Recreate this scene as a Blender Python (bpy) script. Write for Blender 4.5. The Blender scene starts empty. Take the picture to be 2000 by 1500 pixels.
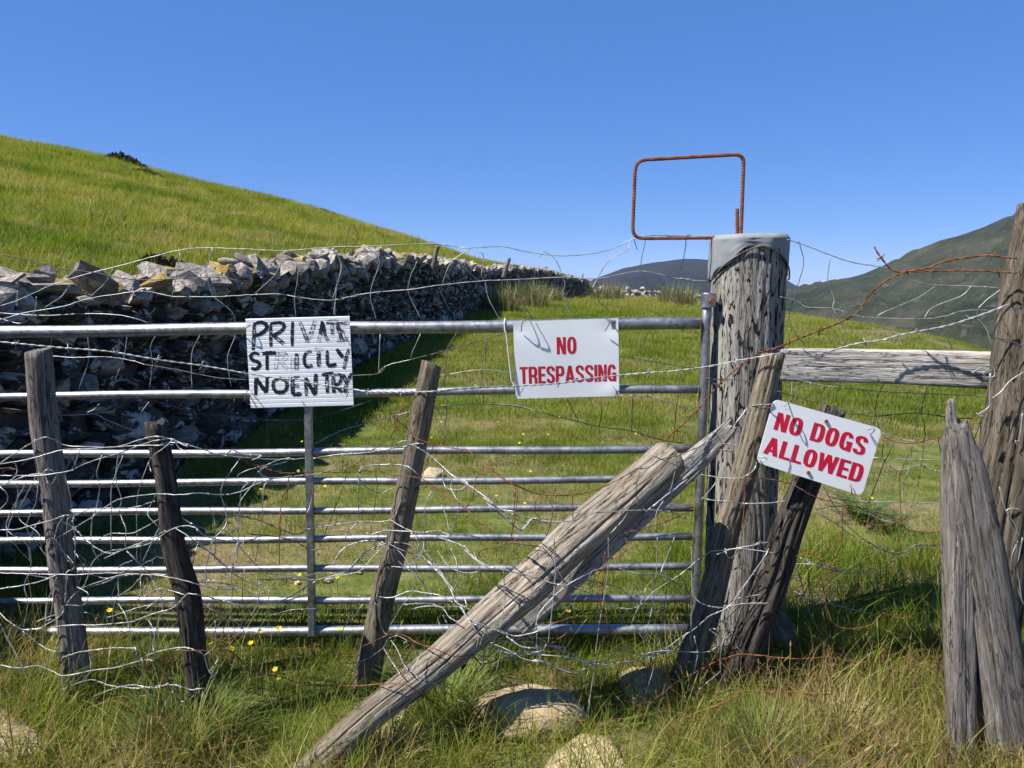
import bpy, bmesh, math, random
import numpy as np
from mathutils import Vector, Matrix

# ------------------------------------------------------------------ camera, sky, sun, exposure
scene = bpy.context.scene
col = scene.collection
R = math.radians
EYE = 1.40
PITCH = R(8.1)
FPX = 1444.0                       # focal length in pixels of a 2000 px wide picture
cam_d = bpy.data.cameras.new("camera")
cam_d.sensor_width = 36.0
cam_d.lens = 36.0 * FPX / 2000.0
cam_d.clip_start = 0.05
cam_d.clip_end = 20000.0
cam = bpy.data.objects.new("camera", cam_d)
col.objects.link(cam)
cam.location = (0, 0, EYE)
cam.rotation_euler = (R(90) - PITCH, 0, 0)
scene.camera = cam

SUN = Vector((-0.55, -0.21, 0.81)).normalized()      # towards the sun
world = bpy.data.worlds.new("World")
scene.world = world
world.use_nodes = True
wn = world.node_tree.nodes
wl = world.node_tree.links
bg = wn["Background"]
sky = wn.new("ShaderNodeTexSky")
sky.sky_type = 'NISHITA'
sky.sun_disc = False
sky.sun_elevation = math.asin(SUN.z)
sky.sun_rotation = math.atan2(SUN.x, SUN.y)
sky.altitude = 0.0
sky.air_density = 0.5
sky.dust_density = 0.0
sky.ozone_density = 3.0
# the phone's rendering of a clear sky: flatter in brightness, deeper in blue, the same all round
gam = wn.new("ShaderNodeGamma"); gam.inputs[1].default_value = 0.40
mul = wn.new("ShaderNodeMix"); mul.data_type = 'RGBA'; mul.blend_type = 'MULTIPLY'
mul.inputs[0].default_value = 1.0
mul.inputs[7].default_value = (1.34, 1.50, 2.0, 1)
hsv = wn.new("ShaderNodeHueSaturation"); hsv.inputs["Saturation"].default_value = 1.45
wl.new(sky.outputs[0], gam.inputs[0])
wl.new(gam.outputs[0], mul.inputs[6])
wl.new(mul.outputs[2], hsv.inputs["Color"])
wl.new(hsv.outputs[0], bg.inputs[0])
bg.inputs[1].default_value = 0.114

sun_d = bpy.data.lights.new("sun", 'SUN')
sun_d.energy = 5.0
sun_d.angle = R(0.53)
sun_d.color = (1.0, 0.95, 0.86)
sun = bpy.data.objects.new("sun", sun_d)
col.objects.link(sun)
sun.rotation_euler = (-SUN).to_track_quat('-Z', 'Y').to_euler()
sun.location = (-20, -14, 32)

scene.view_settings.view_transform = 'Standard'
scene.view_settings.look = 'None'
scene.view_settings.exposure = 0.95
scene.view_settings.gamma = 1.0
scene.view_settings.use_curve_mapping = False
scene.render.engine = 'CYCLES'
scene.cycles.max_bounces = 5
scene.cycles.use_adaptive_sampling = True
scene.cycles.adaptive_threshold = 0.03
scene.cycles.diffuse_bounces = 2
scene.cycles.transparent_max_bounces = 8
scene.cycles.volume_bounces = 0
scene.cycles.use_denoising = True
scene.cycles.caustics_reflective = False
scene.cycles.caustics_refractive = False

# ------------------------------------------------------------------ helpers
rng = np.random.default_rng(7)
rnd = random.Random(11)
CP, SP = math.cos(PITCH), math.sin(PITCH)

def at(px, py, Y):
    """point of the place that stands Y metres in front of the eye, given where the photo shows it"""
    u = (px - 1000.0) / FPX
    v = (750.0 - py) / FPX
    k = Y / (CP + v * SP)
    return Vector((u * k, Y, EYE + (v * CP - SP) * k))

def mpp(Y, py=750):
    v = (750.0 - py) / FPX
    return Y / (CP + v * SP) / FPX

def _h(ix, iy, iz, seed):
    n = (ix.astype(np.int64) * 374761393 + iy.astype(np.int64) * 668265263 + iz.astype(np.int64) * 2147483647 + seed * 144665) & 0x7fffffff
    n = (n ^ (n >> 13)) * 1274126177 & 0x7fffffff
    n = (n ^ (n >> 16)) * 668265263 & 0x7fffffff
    return ((n ^ (n >> 15)) & 0xffff) / 32767.5 - 1.0

def vnoise(x, y, z=None, seed=0):
    x = np.asarray(x, float); y = np.asarray(y, float)
    z = np.zeros_like(x) if z is None else np.asarray(z, float)
    x, y, z = np.broadcast_arrays(x, y, z)
    xi, yi, zi = np.floor(x), np.floor(y), np.floor(z)
    fx, fy, fz = x - xi, y - yi, z - zi
    fx = fx * fx * (3 - 2 * fx); fy = fy * fy * (3 - 2 * fy); fz = fz * fz * (3 - 2 * fz)
    r = 0
    for a in (0, 1):
        for b in (0, 1):
            for c in (0, 1):
                w = (fx if a else 1 - fx) * (fy if b else 1 - fy) * (fz if c else 1 - fz)
                r = r + w * _h(xi + a, yi + b, zi + c, seed)
    return r

def fbm(x, y, z=None, seed=0, o=4):
    r = 0; a = 1.0; f = 1.0; t = 0
    for k in range(o):
        r = r + a * vnoise(np.asarray(x) * f, np.asarray(y) * f, None if z is None else np.asarray(z) * f, seed + k * 17)
        t += a; a *= 0.5; f *= 2.03
    return r / t

def mesh_obj(name, verts, faces, mat=None, parent=None, smooth=False, attrs=None):
    me = bpy.data.meshes.new(name)
    me.from_pydata([tuple(v) for v in verts], [], [tuple(f) for f in faces])
    if smooth:
        me.polygons.foreach_set("use_smooth", [True] * len(me.polygons))
    if attrs:
        for k, (typ, dom, data) in attrs.items():
            a = me.attributes.new(k, typ, dom)
            a.data.foreach_set("vector" if typ == 'FLOAT_VECTOR' else "value", np.asarray(data).ravel())
    me.update()
    o = bpy.data.objects.new(name, me)
    col.objects.link(o)
    if mat:
        me.materials.append(mat)
    if parent:
        o.parent = parent
        o.matrix_parent_inverse = Matrix.Translation(-parent.location)
    return o

def empty(name, loc=(0, 0, 0)):
    o = bpy.data.objects.new(name, None)
    o.empty_display_size = 0.1
    col.objects.link(o)
    o.location = loc
    return o

def tag(o, label, cat, group=None):
    o["label"] = label
    o["category"] = cat
    if group:
        o["group"] = group
    return o

def structure(o):
    o["kind"] = "structure"
    return o

def stuff(o, label=None, cat=None):
    o["kind"] = "stuff"
    if label:
        o["label"] = label
    if cat:
        o["category"] = cat
    return o

def box_vf(c, ex, ey, ez):
    """box from its centre and three half-axes"""
    c, ex, ey, ez = Vector(c), Vector(ex), Vector(ey), Vector(ez)
    v = [c + sx * ex + sy * ey + sz * ez for sx in (-1, 1) for sy in (-1, 1) for sz in (-1, 1)]
    f = [(0, 1, 3, 2), (4, 6, 7, 5), (0, 4, 5, 1), (2, 3, 7, 6), (0, 2, 6, 4), (1, 5, 7, 3)]
    return v, f

def catmull(pts, n=5):
    pts = [Vector(p) for p in pts]
    if len(pts) < 3:
        return [pts[0].lerp(pts[-1], i / n) for i in range(n + 1)]
    P = [2 * pts[0] - pts[1]] + pts + [2 * pts[-1] - pts[-2]]
    out = []
    for i in range(1, len(P) - 2):
        p0, p1, p2, p3 = P[i - 1], P[i], P[i + 1], P[i + 2]
        for k in range(n):
            t = k / n
            out.append(0.5 * ((2 * p1) + (p2 - p0) * t + (2 * p0 - 5 * p1 + 4 * p2 - p3) * t * t + (3 * p1 - p0 - 3 * p2 + p3) * t ** 3))
    out.append(pts[-1])
    return out

def tube_vf(path, r, sides=6, cap=True, V=None, F=None):
    V = [] if V is None else V
    F = [] if F is None else F
    n = len(path)
    base = len(V)
    up = Vector((0, 0, 1))
    t0 = (path[1] - path[0]).normalized()
    nrm = t0.cross(up)
    if nrm.length < 0.05:
        nrm = t0.cross(Vector((1, 0, 0)))
    nrm.normalize()
    for i in range(n):
        t = (path[min(i + 1, n - 1)] - path[max(i - 1, 0)])
        if t.length < 1e-9:
            t = t0
        t.normalize()
        nrm = nrm - t * nrm.dot(t)
        if nrm.length < 1e-6:
            nrm = t.orthogonal()
        nrm.normalize()
        b = t.cross(nrm)
        rr = r(i / (n - 1)) if callable(r) else r
        for k in range(sides):
            a = 2 * math.pi * k / sides
            V.append(path[i] + (nrm * math.cos(a) + b * math.sin(a)) * rr)
    for i in range(n - 1):
        for k in range(sides):
            a = base + i * sides + k
            b2 = base + i * sides + (k + 1) % sides
            F.append((a, b2, b2 + sides, a + sides))
    if cap:
        F.append(tuple(base + k for k in range(sides))[::-1])
        F.append(tuple(base + (n - 1) * sides + k for k in range(sides)))
    return V, F

def tube(name, path, r, mat, parent=None, sides=6, smooth=True):
    V, F = tube_vf([Vector(p) for p in path], r, sides)
    return mesh_obj(name, V, F, mat, parent, smooth)

# ------------------------------------------------------------------ materials
class NT:
    def __init__(self, name):
        self.m = bpy.data.materials.new(name)
        self.m.use_nodes = True
        self.t = self.m.node_tree
        self.bsdf = self.t.nodes["Principled BSDF"]
        self.out = self.t.nodes["Material Output"]
    def n(self, typ, **kw):
        x = self.t.nodes.new("ShaderNode" + typ)
        for k, v in kw.items():
            if k == "ins":
                for a, b in v.items():
                    x.inputs[a].default_value = b
            else:
                setattr(x, k, v)
        return x
    def l(self, a, b):
        self.t.links.new(a, b)
    def coord(self, attr=None, scale=(1, 1, 1), per_object=False):
        if attr:
            c = self.n("Attribute", attribute_name=attr).outputs["Vector"]
        else:
            c = self.n("TexCoord").outputs["Object"]
        if per_object:
            oi = self.n("ObjectInfo")
            mu = self.n("Math", operation='MULTIPLY', ins={1: 57.0})
            self.l(oi.outputs["Random"], mu.inputs[0])
            ad = self.n("VectorMath", operation='ADD')
            self.l(c, ad.inputs[0]); self.l(mu.outputs[0], ad.inputs[1])
            c = ad.outputs[0]
        mp = self.n("Mapping")
        mp.inputs["Scale"].default_value = scale
        self.l(c, mp.inputs["Vector"])
        return mp.outputs[0]
    def noise(self, c, scale, detail=4, rough=0.55, dist=0.0):
        x = self.n("TexNoise", ins={"Scale": scale, "Detail": detail, "Roughness": rough, "Distortion": dist})
        self.l(c, x.inputs["Vector"])
        return x.outputs["Fac"]
    def ramp(self, f, stops, interp='LINEAR'):
        x = self.n("ValToRGB")
        x.color_ramp.interpolation = interp
        e = x.color_ramp.elements
        while len(e) < len(stops):
            e.new(0.5)
        for i, (p, c) in enumerate(stops):
            e[i].position = p
            e[i].color = (c, c, c, 1) if isinstance(c, (int, float)) else (c[0], c[1], c[2], 1)
        self.l(f, x.inputs[0])
        return x.outputs[0]
    def mix(self, f, a, b, blend='MIX'):
        x = self.n("Mix", data_type='RGBA', blend_type=blend)
        for i, s in ((0, f), (6, a), (7, b)):
            if hasattr(s, "links"):
                self.l(s, x.inputs[i])
            else:
                x.inputs[i].default_value = s if i == 0 else ((s[0], s[1], s[2], 1) if not isinstance(s, (int, float)) else (s, s, s, 1))
        return x.outputs[2]
    def math(self, op, a, b=0.0):
        x = self.n("Math", operation=op)
        for i, s in ((0, a), (1, b)):
            if hasattr(s, "links"):
                self.l(s, x.inputs[i])
            else:
                x.inputs[i].default_value = s
        return x.outputs[0]
    def bump(self, h, strength=0.5, dist=0.01):
        b = self.n("Bump", ins={"Strength": strength, "Distance": dist})
        self.l(h, b.inputs["Height"])
        self.l(b.outputs[0], self.bsdf.inputs["Normal"])
    def fin(self, color, rough=0.8, metal=0.0, spec=0.3):
        for nm, s in (("Base Color", color), ("Roughness", rough), ("Metallic", metal)):
            if hasattr(s, "links"):
                self.l(s, self.bsdf.inputs[nm])
            else:
                self.bsdf.inputs[nm].default_value = (s[0], s[1], s[2], 1) if nm == "Base Color" else s
        self.bsdf.inputs["Specular IOR Level"].default_value = spec
        return self.m

def m_wood(name, dark, mid, light, stain=None, stain_amt=0.0, fleck=0.0, crack=0.52):
    m = NT(name)
    c = m.coord("gc", (1, 1, 1))
    g1 = m.noise(c, 75, 8, 0.68, 0.25)
    g2 = m.noise(c, 230, 5, 0.6)
    g3 = m.noise(c, 9, 4, 0.5)
    basec = m.ramp(g1, [(0.25, dark), (0.48, mid), (0.75, light)])
    basec = m.mix(m.ramp(g2, [(0.36, 0.55), (0.62, 0.0)]), basec, dark)
    big = m.ramp(g3, [(0.3, 0.62), (0.7, 1.12)])
    basec = m.mix(1.0, basec, big, 'MULTIPLY')
    if stain:
        s = m.noise(c, 7, 5, 0.6, 0.6)
        basec = m.mix(m.math('MULTIPLY', m.ramp(s, [(0.52, 0.0), (0.66, 1.0)]), stain_amt), basec, stain)
    ck = m.noise(c, 40, 6, 0.62, 0.5)
    ckm = m.ramp(m.math('ABSOLUTE', m.math('SUBTRACT', ck, crack)), [(0.0, 1.0), (0.012, 0.0)])
    basec = m.mix(ckm, basec, tuple(0.25 * x for x in dark))
    h = m.math('SUBTRACT', m.math('ADD', g1, m.math('MULTIPLY', g2, 0.6)), m.math('MULTIPLY', ckm, 0.8))
    if fleck:
        cf = m.coord("gc", (1, 1, 2.6))
        fl = m.noise(cf, 34, 3, 0.55, 2.2)
        fl2 = m.noise(c, 6, 3)
        fm = m.math('MULTIPLY', m.ramp(fl, [(0.565, 0.0), (0.585, 1.0)]), m.ramp(fl2, [(0.36, 0.0), (0.46, fleck)]))
        basec = m.mix(fm, basec, (0.018, 0.016, 0.015))
        h = m.math('SUBTRACT', h, m.math('MULTIPLY', fm, 1.2))
    m.bump(h, 0.9, 0.006)
    return m.fin(basec, 0.9, 0, 0.1)

M = {}
M['wood_grey'] = m_wood('grey weathered wood', (0.06, 0.052, 0.046), (0.235, 0.21, 0.185), (0.44, 0.40, 0.36))
M['wood_pale'] = m_wood('bleached silver wood', (0.12, 0.105, 0.09), (0.36, 0.33, 0.29), (0.60, 0.56, 0.51), (0.40, 0.33, 0.22), 0.35)
M['wood_plank'] = m_wood('bleached plank', (0.13, 0.12, 0.11), (0.46, 0.43, 0.40), (0.70, 0.66, 0.62), (0.42, 0.37, 0.22), 0.4)
M['wood_brown'] = m_wood('brown weathered wood', (0.06, 0.048, 0.036), (0.23, 0.195, 0.145), (0.40, 0.35, 0.27), (0.20, 0.19, 0.11), 0.35)
M['wood_dark'] = m_wood('dark rotten wood', (0.018, 0.015, 0.013), (0.085, 0.072, 0.062), (0.24, 0.21, 0.185))
M['wood_post'] = m_wood('old strainer post wood', (0.13, 0.12, 0.108), (0.34, 0.32, 0.295), (0.50, 0.48, 0.445), (0.27, 0.28, 0.11), 0.7, 1.0, 0.47)
M['wood_log'] = m_wood('knotty bleached log', (0.09, 0.07, 0.05), (0.36, 0.31, 0.245), (0.60, 0.535, 0.44), (0.11, 0.085, 0.06), 0.75)
M['wood_old'] = m_wood('old dark brown post', (0.035, 0.028, 0.021), (0.135, 0.113, 0.086), (0.29, 0.25, 0.195))
M['wood_split'] = m_wood('rough split grey wood', (0.055, 0.047, 0.041), (0.25, 0.222, 0.20), (0.43, 0.39, 0.355), (0.10, 0.085, 0.07), 0.5)

def m_galv():
    m = NT('galvanised steel')
    c = m.coord()
    v = m.n("TexVoronoi", feature='F1', ins={"Scale": 75.0})
    m.l(c, v.inputs["Vector"])
    sp = m.ramp(v.outputs["Color"], [(0.2, 0.20), (0.8, 0.36)])
    n1 = m.noise(c, 14, 5, 0.6)
    colr = m.mix(m.ramp(n1, [(0.4, 0.0), (0.7, 0.5)]), sp, (0.42, 0.44, 0.47))
    n2 = m.noise(c, 60, 4)
    colr = m.mix(m.ramp(n2, [(0.62, 0.0), (0.70, 0.5)]), colr, (0.25, 0.25, 0.26))
    m.bump(n2, 0.08, 0.002)
    return m.fin(colr, m.ramp(n1, [(0.3, 0.38), (0.7, 0.56)]), 0.9, 0.5)
M['galv'] = m_galv()

def m_wire(name, a, b, metal, rough):
    m = NT(name)
    c = m.coord()
    n1 = m.noise(c, 35, 4)
    m.bump(m.noise(c, 300, 2), 0.2, 0.001)
    return m.fin(m.ramp(n1, [(0.35, a), (0.65, b)]), rough, metal, 0.4)
M['wire'] = m_wire('galvanised wire', (0.20, 0.20, 0.20), (0.44, 0.44, 0.44), 0.35, 0.45)
M['wire_rust'] = m_wire('rusty wire', (0.08, 0.028, 0.014), (0.25, 0.085, 0.034), 0.0, 0.9)
M['wire_dark'] = m_wire('dark tarnished wire', (0.05, 0.045, 0.045), (0.16, 0.14, 0.13), 0.2, 0.7)
M['rebar'] = m_wire('rusty reinforcing bar', (0.10, 0.034, 0.016), (0.25, 0.085, 0.036), 0.0, 0.85)

def m_plain(name, colr, rough=0.5, metal=0.0, spec=0.4, dirt=0.12, bump=0.0, scale=8):
    m = NT(name)
    c = m.coord()
    n1 = m.noise(c, scale, 6, 0.6)
    dk = tuple(x * 0.55 for x in colr)
    cc = m.mix(m.ramp(n1, [(0.5, 0.0), (0.85, dirt * 3)]), colr, dk)
    if bump:
        m.bump(n1, bump, 0.004)
    return m.fin(cc, rough, metal, spec)
M['sign_white'] = m_plain('white plastic sheet', (0.80, 0.81, 0.83), 0.35, 0, 0.5, 0.05)
M['sign_board'] = m_plain('white corrugated plastic', (0.78, 0.79, 0.81), 0.4, 0, 0.5, 0.10)
M['red'] = m_plain('red print', (0.50, 0.012, 0.035), 0.4, 0, 0.4, 0.04)
M['red_bright'] = m_plain('bright red print', (0.60, 0.008, 0.045), 0.4, 0, 0.4, 0.04)
M['black_print'] = m_plain('black print', (0.03, 0.03, 0.03), 0.5, 0, 0.3, 0.0)
M['tie'] = m_plain('white cable tie', (0.62, 0.63, 0.60), 0.45, 0, 0.4)
M['tie_dark'] = m_plain('dark tie wire', (0.10, 0.095, 0.10), 0.5, 0.2, 0.4)
M['lead'] = m_plain('lead sheet', (0.215, 0.235, 0.25), 0.75, 0.0, 0.3, 0.25, 0.5, 22)
M['rust_bolt'] = m_plain('rusty bolt', (0.20, 0.07, 0.03), 0.85, 0.0, 0.3, 0.25, 0.3, 60)

def m_paint():
    m = NT('worn black brush paint')
    w = m.n("Attribute", attribute_name="wear").outputs["Fac"]
    e = m.n("Attribute", attribute_name="edge").outputs["Fac"]
    c = m.coord()
    n1 = m.noise(c, 120, 5, 0.7)
    cs = m.coord(None, (30, 30, 330))
    n2 = m.noise(cs, 1.0, 3, 0.6)
    s = m.math('ADD', m.math('MULTIPLY', n1, 0.40), m.math('MULTIPLY', n2, 0.80))
    s = m.math('ADD', s, m.math('MULTIPLY', e, 0.20))
    thr = m.math('ADD', 0.42, m.math('MULTIPLY', w, 0.38))
    a = m.ramp(m.math('SUBTRACT', s, thr), [(0.0, 0.0), (0.06, 1.0)])
    m.l(a, m.bsdf.inputs["Alpha"])
    return m.fin((0.012, 0.012, 0.014), 0.45, 0, 0.4)
M['paint'] = m_paint()

def m_stone(name, a, b, c_, lichen=0.5, moss=0.0, scale=1.0, far=False):
    m = NT(name)
    c = m.coord(None, (scale, scale, scale), not far)
    cs = m.coord(None, (scale, scale, 2.2 * scale), not far)
    n1 = m.noise(c, 3 if not far else 5, 7, 0.62)
    n2 = m.noise(cs, 4 if not far else 9, 6, 0.62)
    n3 = m.noise(c, 16 if not far else 45, 5, 0.6)
    rn = m.n("Attribute", attribute_name="sr").outputs["Fac"] if far else m.n("ObjectInfo").outputs["Random"]
    basec = m.ramp(n2, [(0.28, a), (0.5, b), (0.74, c_)])
    basec = m.mix(1.0, basec, m.ramp(rn, [(0.0, (0.62, 0.62, 0.64)), (0.6, (1.0, 0.97, 0.93)), (1.0, (1.18, 1.08, 1.02))]), 'MULTIPLY')
    if lichen:
        l1 = m.noise(c, 2.6 if not far else 8, 5, 0.62, 0.8)
        basec = m.mix(m.math('MULTIPLY', m.ramp(l1, [(0.55, 0.0), (0.60, 1.0)]), lichen), basec, (0.52, 0.49, 0.42))
    if moss:
        geo = m.n("NewGeometry")
        sx = m.n("SeparateXYZ"); m.l(geo.outputs["Normal"], sx.inputs[0])
        l2 = m.noise(c, 9, 5, 0.65)
        mm = m.math('MULTIPLY', m.ramp(sx.outputs[2], [(0.25, 0.0), (0.6, 1.0)]), m.ramp(l2, [(0.40, 0.0), (0.5, moss)]))
        basec = m.mix(mm, basec, (0.30, 0.20, 0.025))
    basec = m.mix(m.ramp(n3, [(0.55, 0.0), (0.75, 0.5)]), basec, tuple(0.35 * x for x in a))
    m.bump(m.math('ADD', m.math('ADD', n1, n2), m.math('MULTIPLY', n3, 0.5)), 0.8, 0.03 / scale)
    return m.fin(basec, 0.95, 0, 0.06)
M['stone'] = m_stone('dry stone', (0.020, 0.018, 0.015), (0.062, 0.056, 0.047), (0.150, 0.136, 0.115), 0.75)  # shade put into the colour: face stones darker than the sunlit cope
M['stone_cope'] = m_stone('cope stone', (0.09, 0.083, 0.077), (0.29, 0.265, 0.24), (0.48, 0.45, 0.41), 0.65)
M['stone_moss'] = m_stone('mossy cope stone', (0.09, 0.083, 0.077), (0.29, 0.265, 0.24), (0.48, 0.45, 0.41), 0.65, 1.0)
M['stone_warm'] = m_stone('pale warm granite', (0.26, 0.195, 0.12), (0.43, 0.34, 0.22), (0.60, 0.49, 0.34), 0.2)
M['stone_core'] = m_stone('dark wall hearting', (0.03, 0.028, 0.026), (0.06, 0.056, 0.052), (0.10, 0.095, 0.09), 0.15)

for _k, _a in (('stone', ((0.020, 0.018, 0.015), (0.062, 0.056, 0.047), (0.150, 0.136, 0.115), 0.75)),  # same shade-darkened face colour for the stones farther off
               ('stone_cope', ((0.09, 0.083, 0.077), (0.29, 0.265, 0.24), (0.48, 0.45, 0.41), 0.65)),
               ('stone_moss', ((0.09, 0.083, 0.077), (0.29, 0.265, 0.24), (0.48, 0.45, 0.41), 0.65, 0.8))):
    M[_k + '_far'] = m_stone(_k + ' of the farther wall', *_a, far=True)
# ------------------------------------------------------------------ terrain
WY = np.array([-2.0, 1.0, 3.5, 6.2, 9.0, 13.0, 18.0, 26.0, 30.0, 38.0, 46.0, 54.0, 70.0])
WX = np.array([-2.72, -2.60, -2.50, -2.33, -2.17, -1.86, -1.50, -0.85, -0.05, 1.85, 3.75, 5.6, 9.3])
def wall_x(y):
    return np.interp(y, WY, WX)
TY = np.array([1.0, 3.5, 5.1, 6.2, 8.5, 13.0, 17.0, 27.0, 30.0, 38.0, 46.0, 54.0])
TZ = np.array([1.34, 1.34, 1.42, 1.50, 1.68, 1.86, 1.85, 1.80, 1.93, 1.86, 1.52, 1.30])
def wall_top(y):
    return np.interp(y, TY, TZ)
FY = np.array([-10.0, 6.0, 10.0, 20.0, 27.0, 31.0, 54.0, 80.0])
FZ = np.array([0.0, 0.0, 0.20, 0.34, 0.38, 0.33, 0.05, -0.6])

# skyline of the hillside on the left: where the photo shows it
_sk = [(-700, 190), (-300, 225), (0, 270), (120, 290), (230, 312), (300, 335), (480, 376), (560, 395), (650, 422), (760, 455), (850, 482), (920, 506), (1000, 522), (1080, 536), (1160, 552), (1300, 575), (1500, 610)]
_ka, _kr = [], []
for (px, py) in _sk:
    p = at(px, py, 1.0)
    _ka.append(p.x); _kr.append(p.z - EYE)
_ka, _kr = np.array(_ka), np.array(_kr)
# depth along the view axis of the hill's crest
_ca = np.array([-6.0, -1.2, -0.67, -0.35, -0.1, 0.05, 0.3])
_cy = np.array([6.0, 24.0, 34.0, 44.0, 56.0, 66.0, 80.0])

def ground_z(x, y):
    x = np.asarray(x, float); y = np.asarray(y, float)
    x, y = np.broadcast_arrays(x, y)
    f = np.interp(y, FY, FZ)
    f = f + 0.035 * vnoise(x * 0.9, y * 0.9, seed=3) * np.clip((y + 6) / 6, 0, 1) + 0.10 * vnoise(x * 0.23 + 5, y * 0.23, seed=4) * np.clip((y - 4) / 8, 0, 1)
    # the ground falls away into the valley on the right
    xd = 6.6 + np.clip(y - 14, -20, 60) * 0.10
    d = np.clip(x - xd, 0, None)
    f = f - np.where(d < 5, 0.042 * d * d, 1.05 + (d - 5) * 0.42)
    f = f - np.clip(y - 62, 0, None) * 0.25
    # the hillside behind the wall
    yy = np.clip(y, 1.0, None)
    a = np.clip(x / yy, -6.0, 0.3)
    yw = np.full_like(a, 60.0)
    ys = np.linspace(0.3, 70, 400)
    ratio = wall_x(ys) / ys
    yw = np.interp(a, ratio, ys)
    z0 = wall_top(yw) - 0.42
    yc = np.maximum(np.interp(a, _ca, _cy), yw + 6)
    zc = EYE + yc * np.interp(a, _ka, _kr)
    t = (yy - yw) / (yc - yw)
    lump = 0.22 * fbm(x * 0.30, y * 0.30, seed=21, o=3) + 0.35 * vnoise(x * 0.10, y * 0.10, seed=8)
    h = z0 + (zc - z0) * np.clip(t, 0, 1) ** 0.97 + lump * np.clip(t * 3.5, 0, 1) * np.clip(1.15 - t, 0.15, 1) - np.clip(t - 1, 0, None) * (yc - yw) * 0.30
    dl = wall_x(y) - x                                   # metres behind the wall face
    w = np.clip((dl - 0.25) / 0.35, 0, 1)
    w = w * w * (3 - 2 * w)
    w = w * np.clip((66 - y) / 6, 0, 1)
    z = f * (1 - w) + np.maximum(h, f) * w
    return np.maximum(z, -75.0)

def axis(lo, hi, step, far, grow=1.28):
    c = list(np.arange(lo, hi + 1e-6, step))
    s = step; v = hi; up = []
    while v < far:
        s *= grow; v += s; up.append(v)
    s = step; v = lo; dn = []
    while v > -far:
        s *= grow; v -= s; dn.append(v)
    return np.array(dn[::-1] + c + up)

def m_ground():
    m = NT('turf and soil')
    c = m.coord()
    n1 = m.noise(c, 0.7, 6, 0.6)
    n2 = m.noise(c, 6, 6, 0.65)
    n3 = m.noise(c, 45, 4, 0.6)
    g = m.ramp(n2, [(0.3, (0.05, 0.068, 0.016)), (0.5, (0.095, 0.115, 0.028)), (0.72, (0.19, 0.175, 0.06))])
    s = m.ramp(n3, [(0.3, (0.09, 0.065, 0.038)), (0.7, (0.26, 0.20, 0.12))])
    cc = m.mix(m.ramp(n1, [(0.45, 0.0), (0.58, 0.85)]), g, s)
    m.bump(m.math('ADD', n2, m.math('MULTIPLY', n3, 0.5)), 0.8, 0.03)
    return m.fin(cc, 0.95, 0, 0.1)
M['ground'] = m_ground()

xs = axis(-46, 22, 0.30, 4200)
ys = axis(-3, 68, 0.30, 4200)
gx, gy = np.meshgrid(xs, ys)
gz = ground_z(gx, gy)
nx, ny = len(xs), len(ys)
idx = np.arange(nx * ny).reshape(ny, nx)
fc = np.stack([idx[:-1, :-1], idx[:-1, 1:], idx[1:, 1:], idx[1:, :-1]], -1).reshape(-1, 4)
ground = mesh_obj("ground", np.stack([gx, gy, gz], -1).reshape(-1, 3).tolist(), fc.tolist(), M['ground'], None, True)
structure(ground)
ground["label"] = "grassy field with worn soil, rising to a hillside behind the wall"

def m_hill(name, a, b, c_, sc):
    m = NT(name)
    c = m.coord()
    n1 = m.noise(c, sc, 8, 0.62, 0.3)
    n2 = m.noise(c, sc * 9, 6, 0.6)
    cc = m.ramp(n1, [(0.32, a), (0.5, b), (0.68, c_)])
    cc = m.mix(m.ramp(n2, [(0.56, 0.0), (0.66, 0.8)]), cc, (0.085, 0.082, 0.07) if sc > 0.005 else (0.018, 0.017, 0.016))
    cc = m.mix(m.ramp(n2, [(0.3, 0.5), (0.42, 0.0)]), cc, a)
    m.bump(m.math('ADD', n1, m.math('MULTIPLY', n2, 0.35)), 1.0, 40.0)
    return m.fin(cc, 0.95, 0, 0.1)
M['hill_green'] = m_hill('mountain grass and scree', (0.013, 0.019, 0.008), (0.033, 0.040, 0.017), (0.078, 0.070, 0.041), 0.009)
M['hill_dark'] = m_hill('dark far moor', (0.004, 0.005, 0.005), (0.008, 0.008, 0.008), (0.014, 0.013, 0.012), 0.003)

def far_hill(name, prof, dist, near, z_near, back, mat, label, amp):
    """a hill: crest line at about `dist` metres, foot at `near`; prof = skyline points in the photo"""
    A, Rr = [], []
    for (px, py) in prof:
        p = at(px, py, 1.0)
        A.append(p.x); Rr.append(p.z - EYE)
    aa = np.linspace(A[0], A[-1], 150)
    rr = np.interp(aa, A, Rr)
    tt = np.concatenate([np.linspace(0, 1, 70), np.linspace(1.03, 1.45, 14)])
    ag, tg = np.meshgrid(aa, tt)
    rg = np.broadcast_to(rr, ag.shape)
    yc = dist * (1 + 0.10 * np.sin(ag * 5.0))
    y = near + (yc - near) * tg
    zc = EYE + rg * yc
    z = z_near + (zc - z_near) * np.where(tg <= 1, tg ** 1.25, 1 - (tg - 1) * back)
    x = ag * (yc * 0.35 + y * 0.65)
    x = np.where(tg <= 1, ag * (0.15 * yc + 0.85 * y), ag * y)
    n = fbm(x / (dist * 0.10), y / (dist * 0.14), seed=31, o=5)
    gul = np.abs(fbm(x / (dist * 0.045), y / (dist * 0.25), seed=37, o=3))
    z = z + amp * (n - 0.9 * gul) * np.clip(tg * 4, 0, 1) * np.where(tg < 1, np.clip((1.04 - tg) * 3, 0.12, 1), 1)
    nn, mm = ag.shape
    idx = np.arange(nn * mm).reshape(nn, mm)
    f = np.stack([idx[:-1, :-1], idx[:-1, 1:], idx[1:, 1:], idx[1:, :-1]], -1).reshape(-1, 4)
    o = mesh_obj(name, np.stack([x, y, z], -1).reshape(-1, 3).tolist(), f.tolist(), mat, None, True)
    structure(o)
    o["label"] = label
    return o
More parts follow.
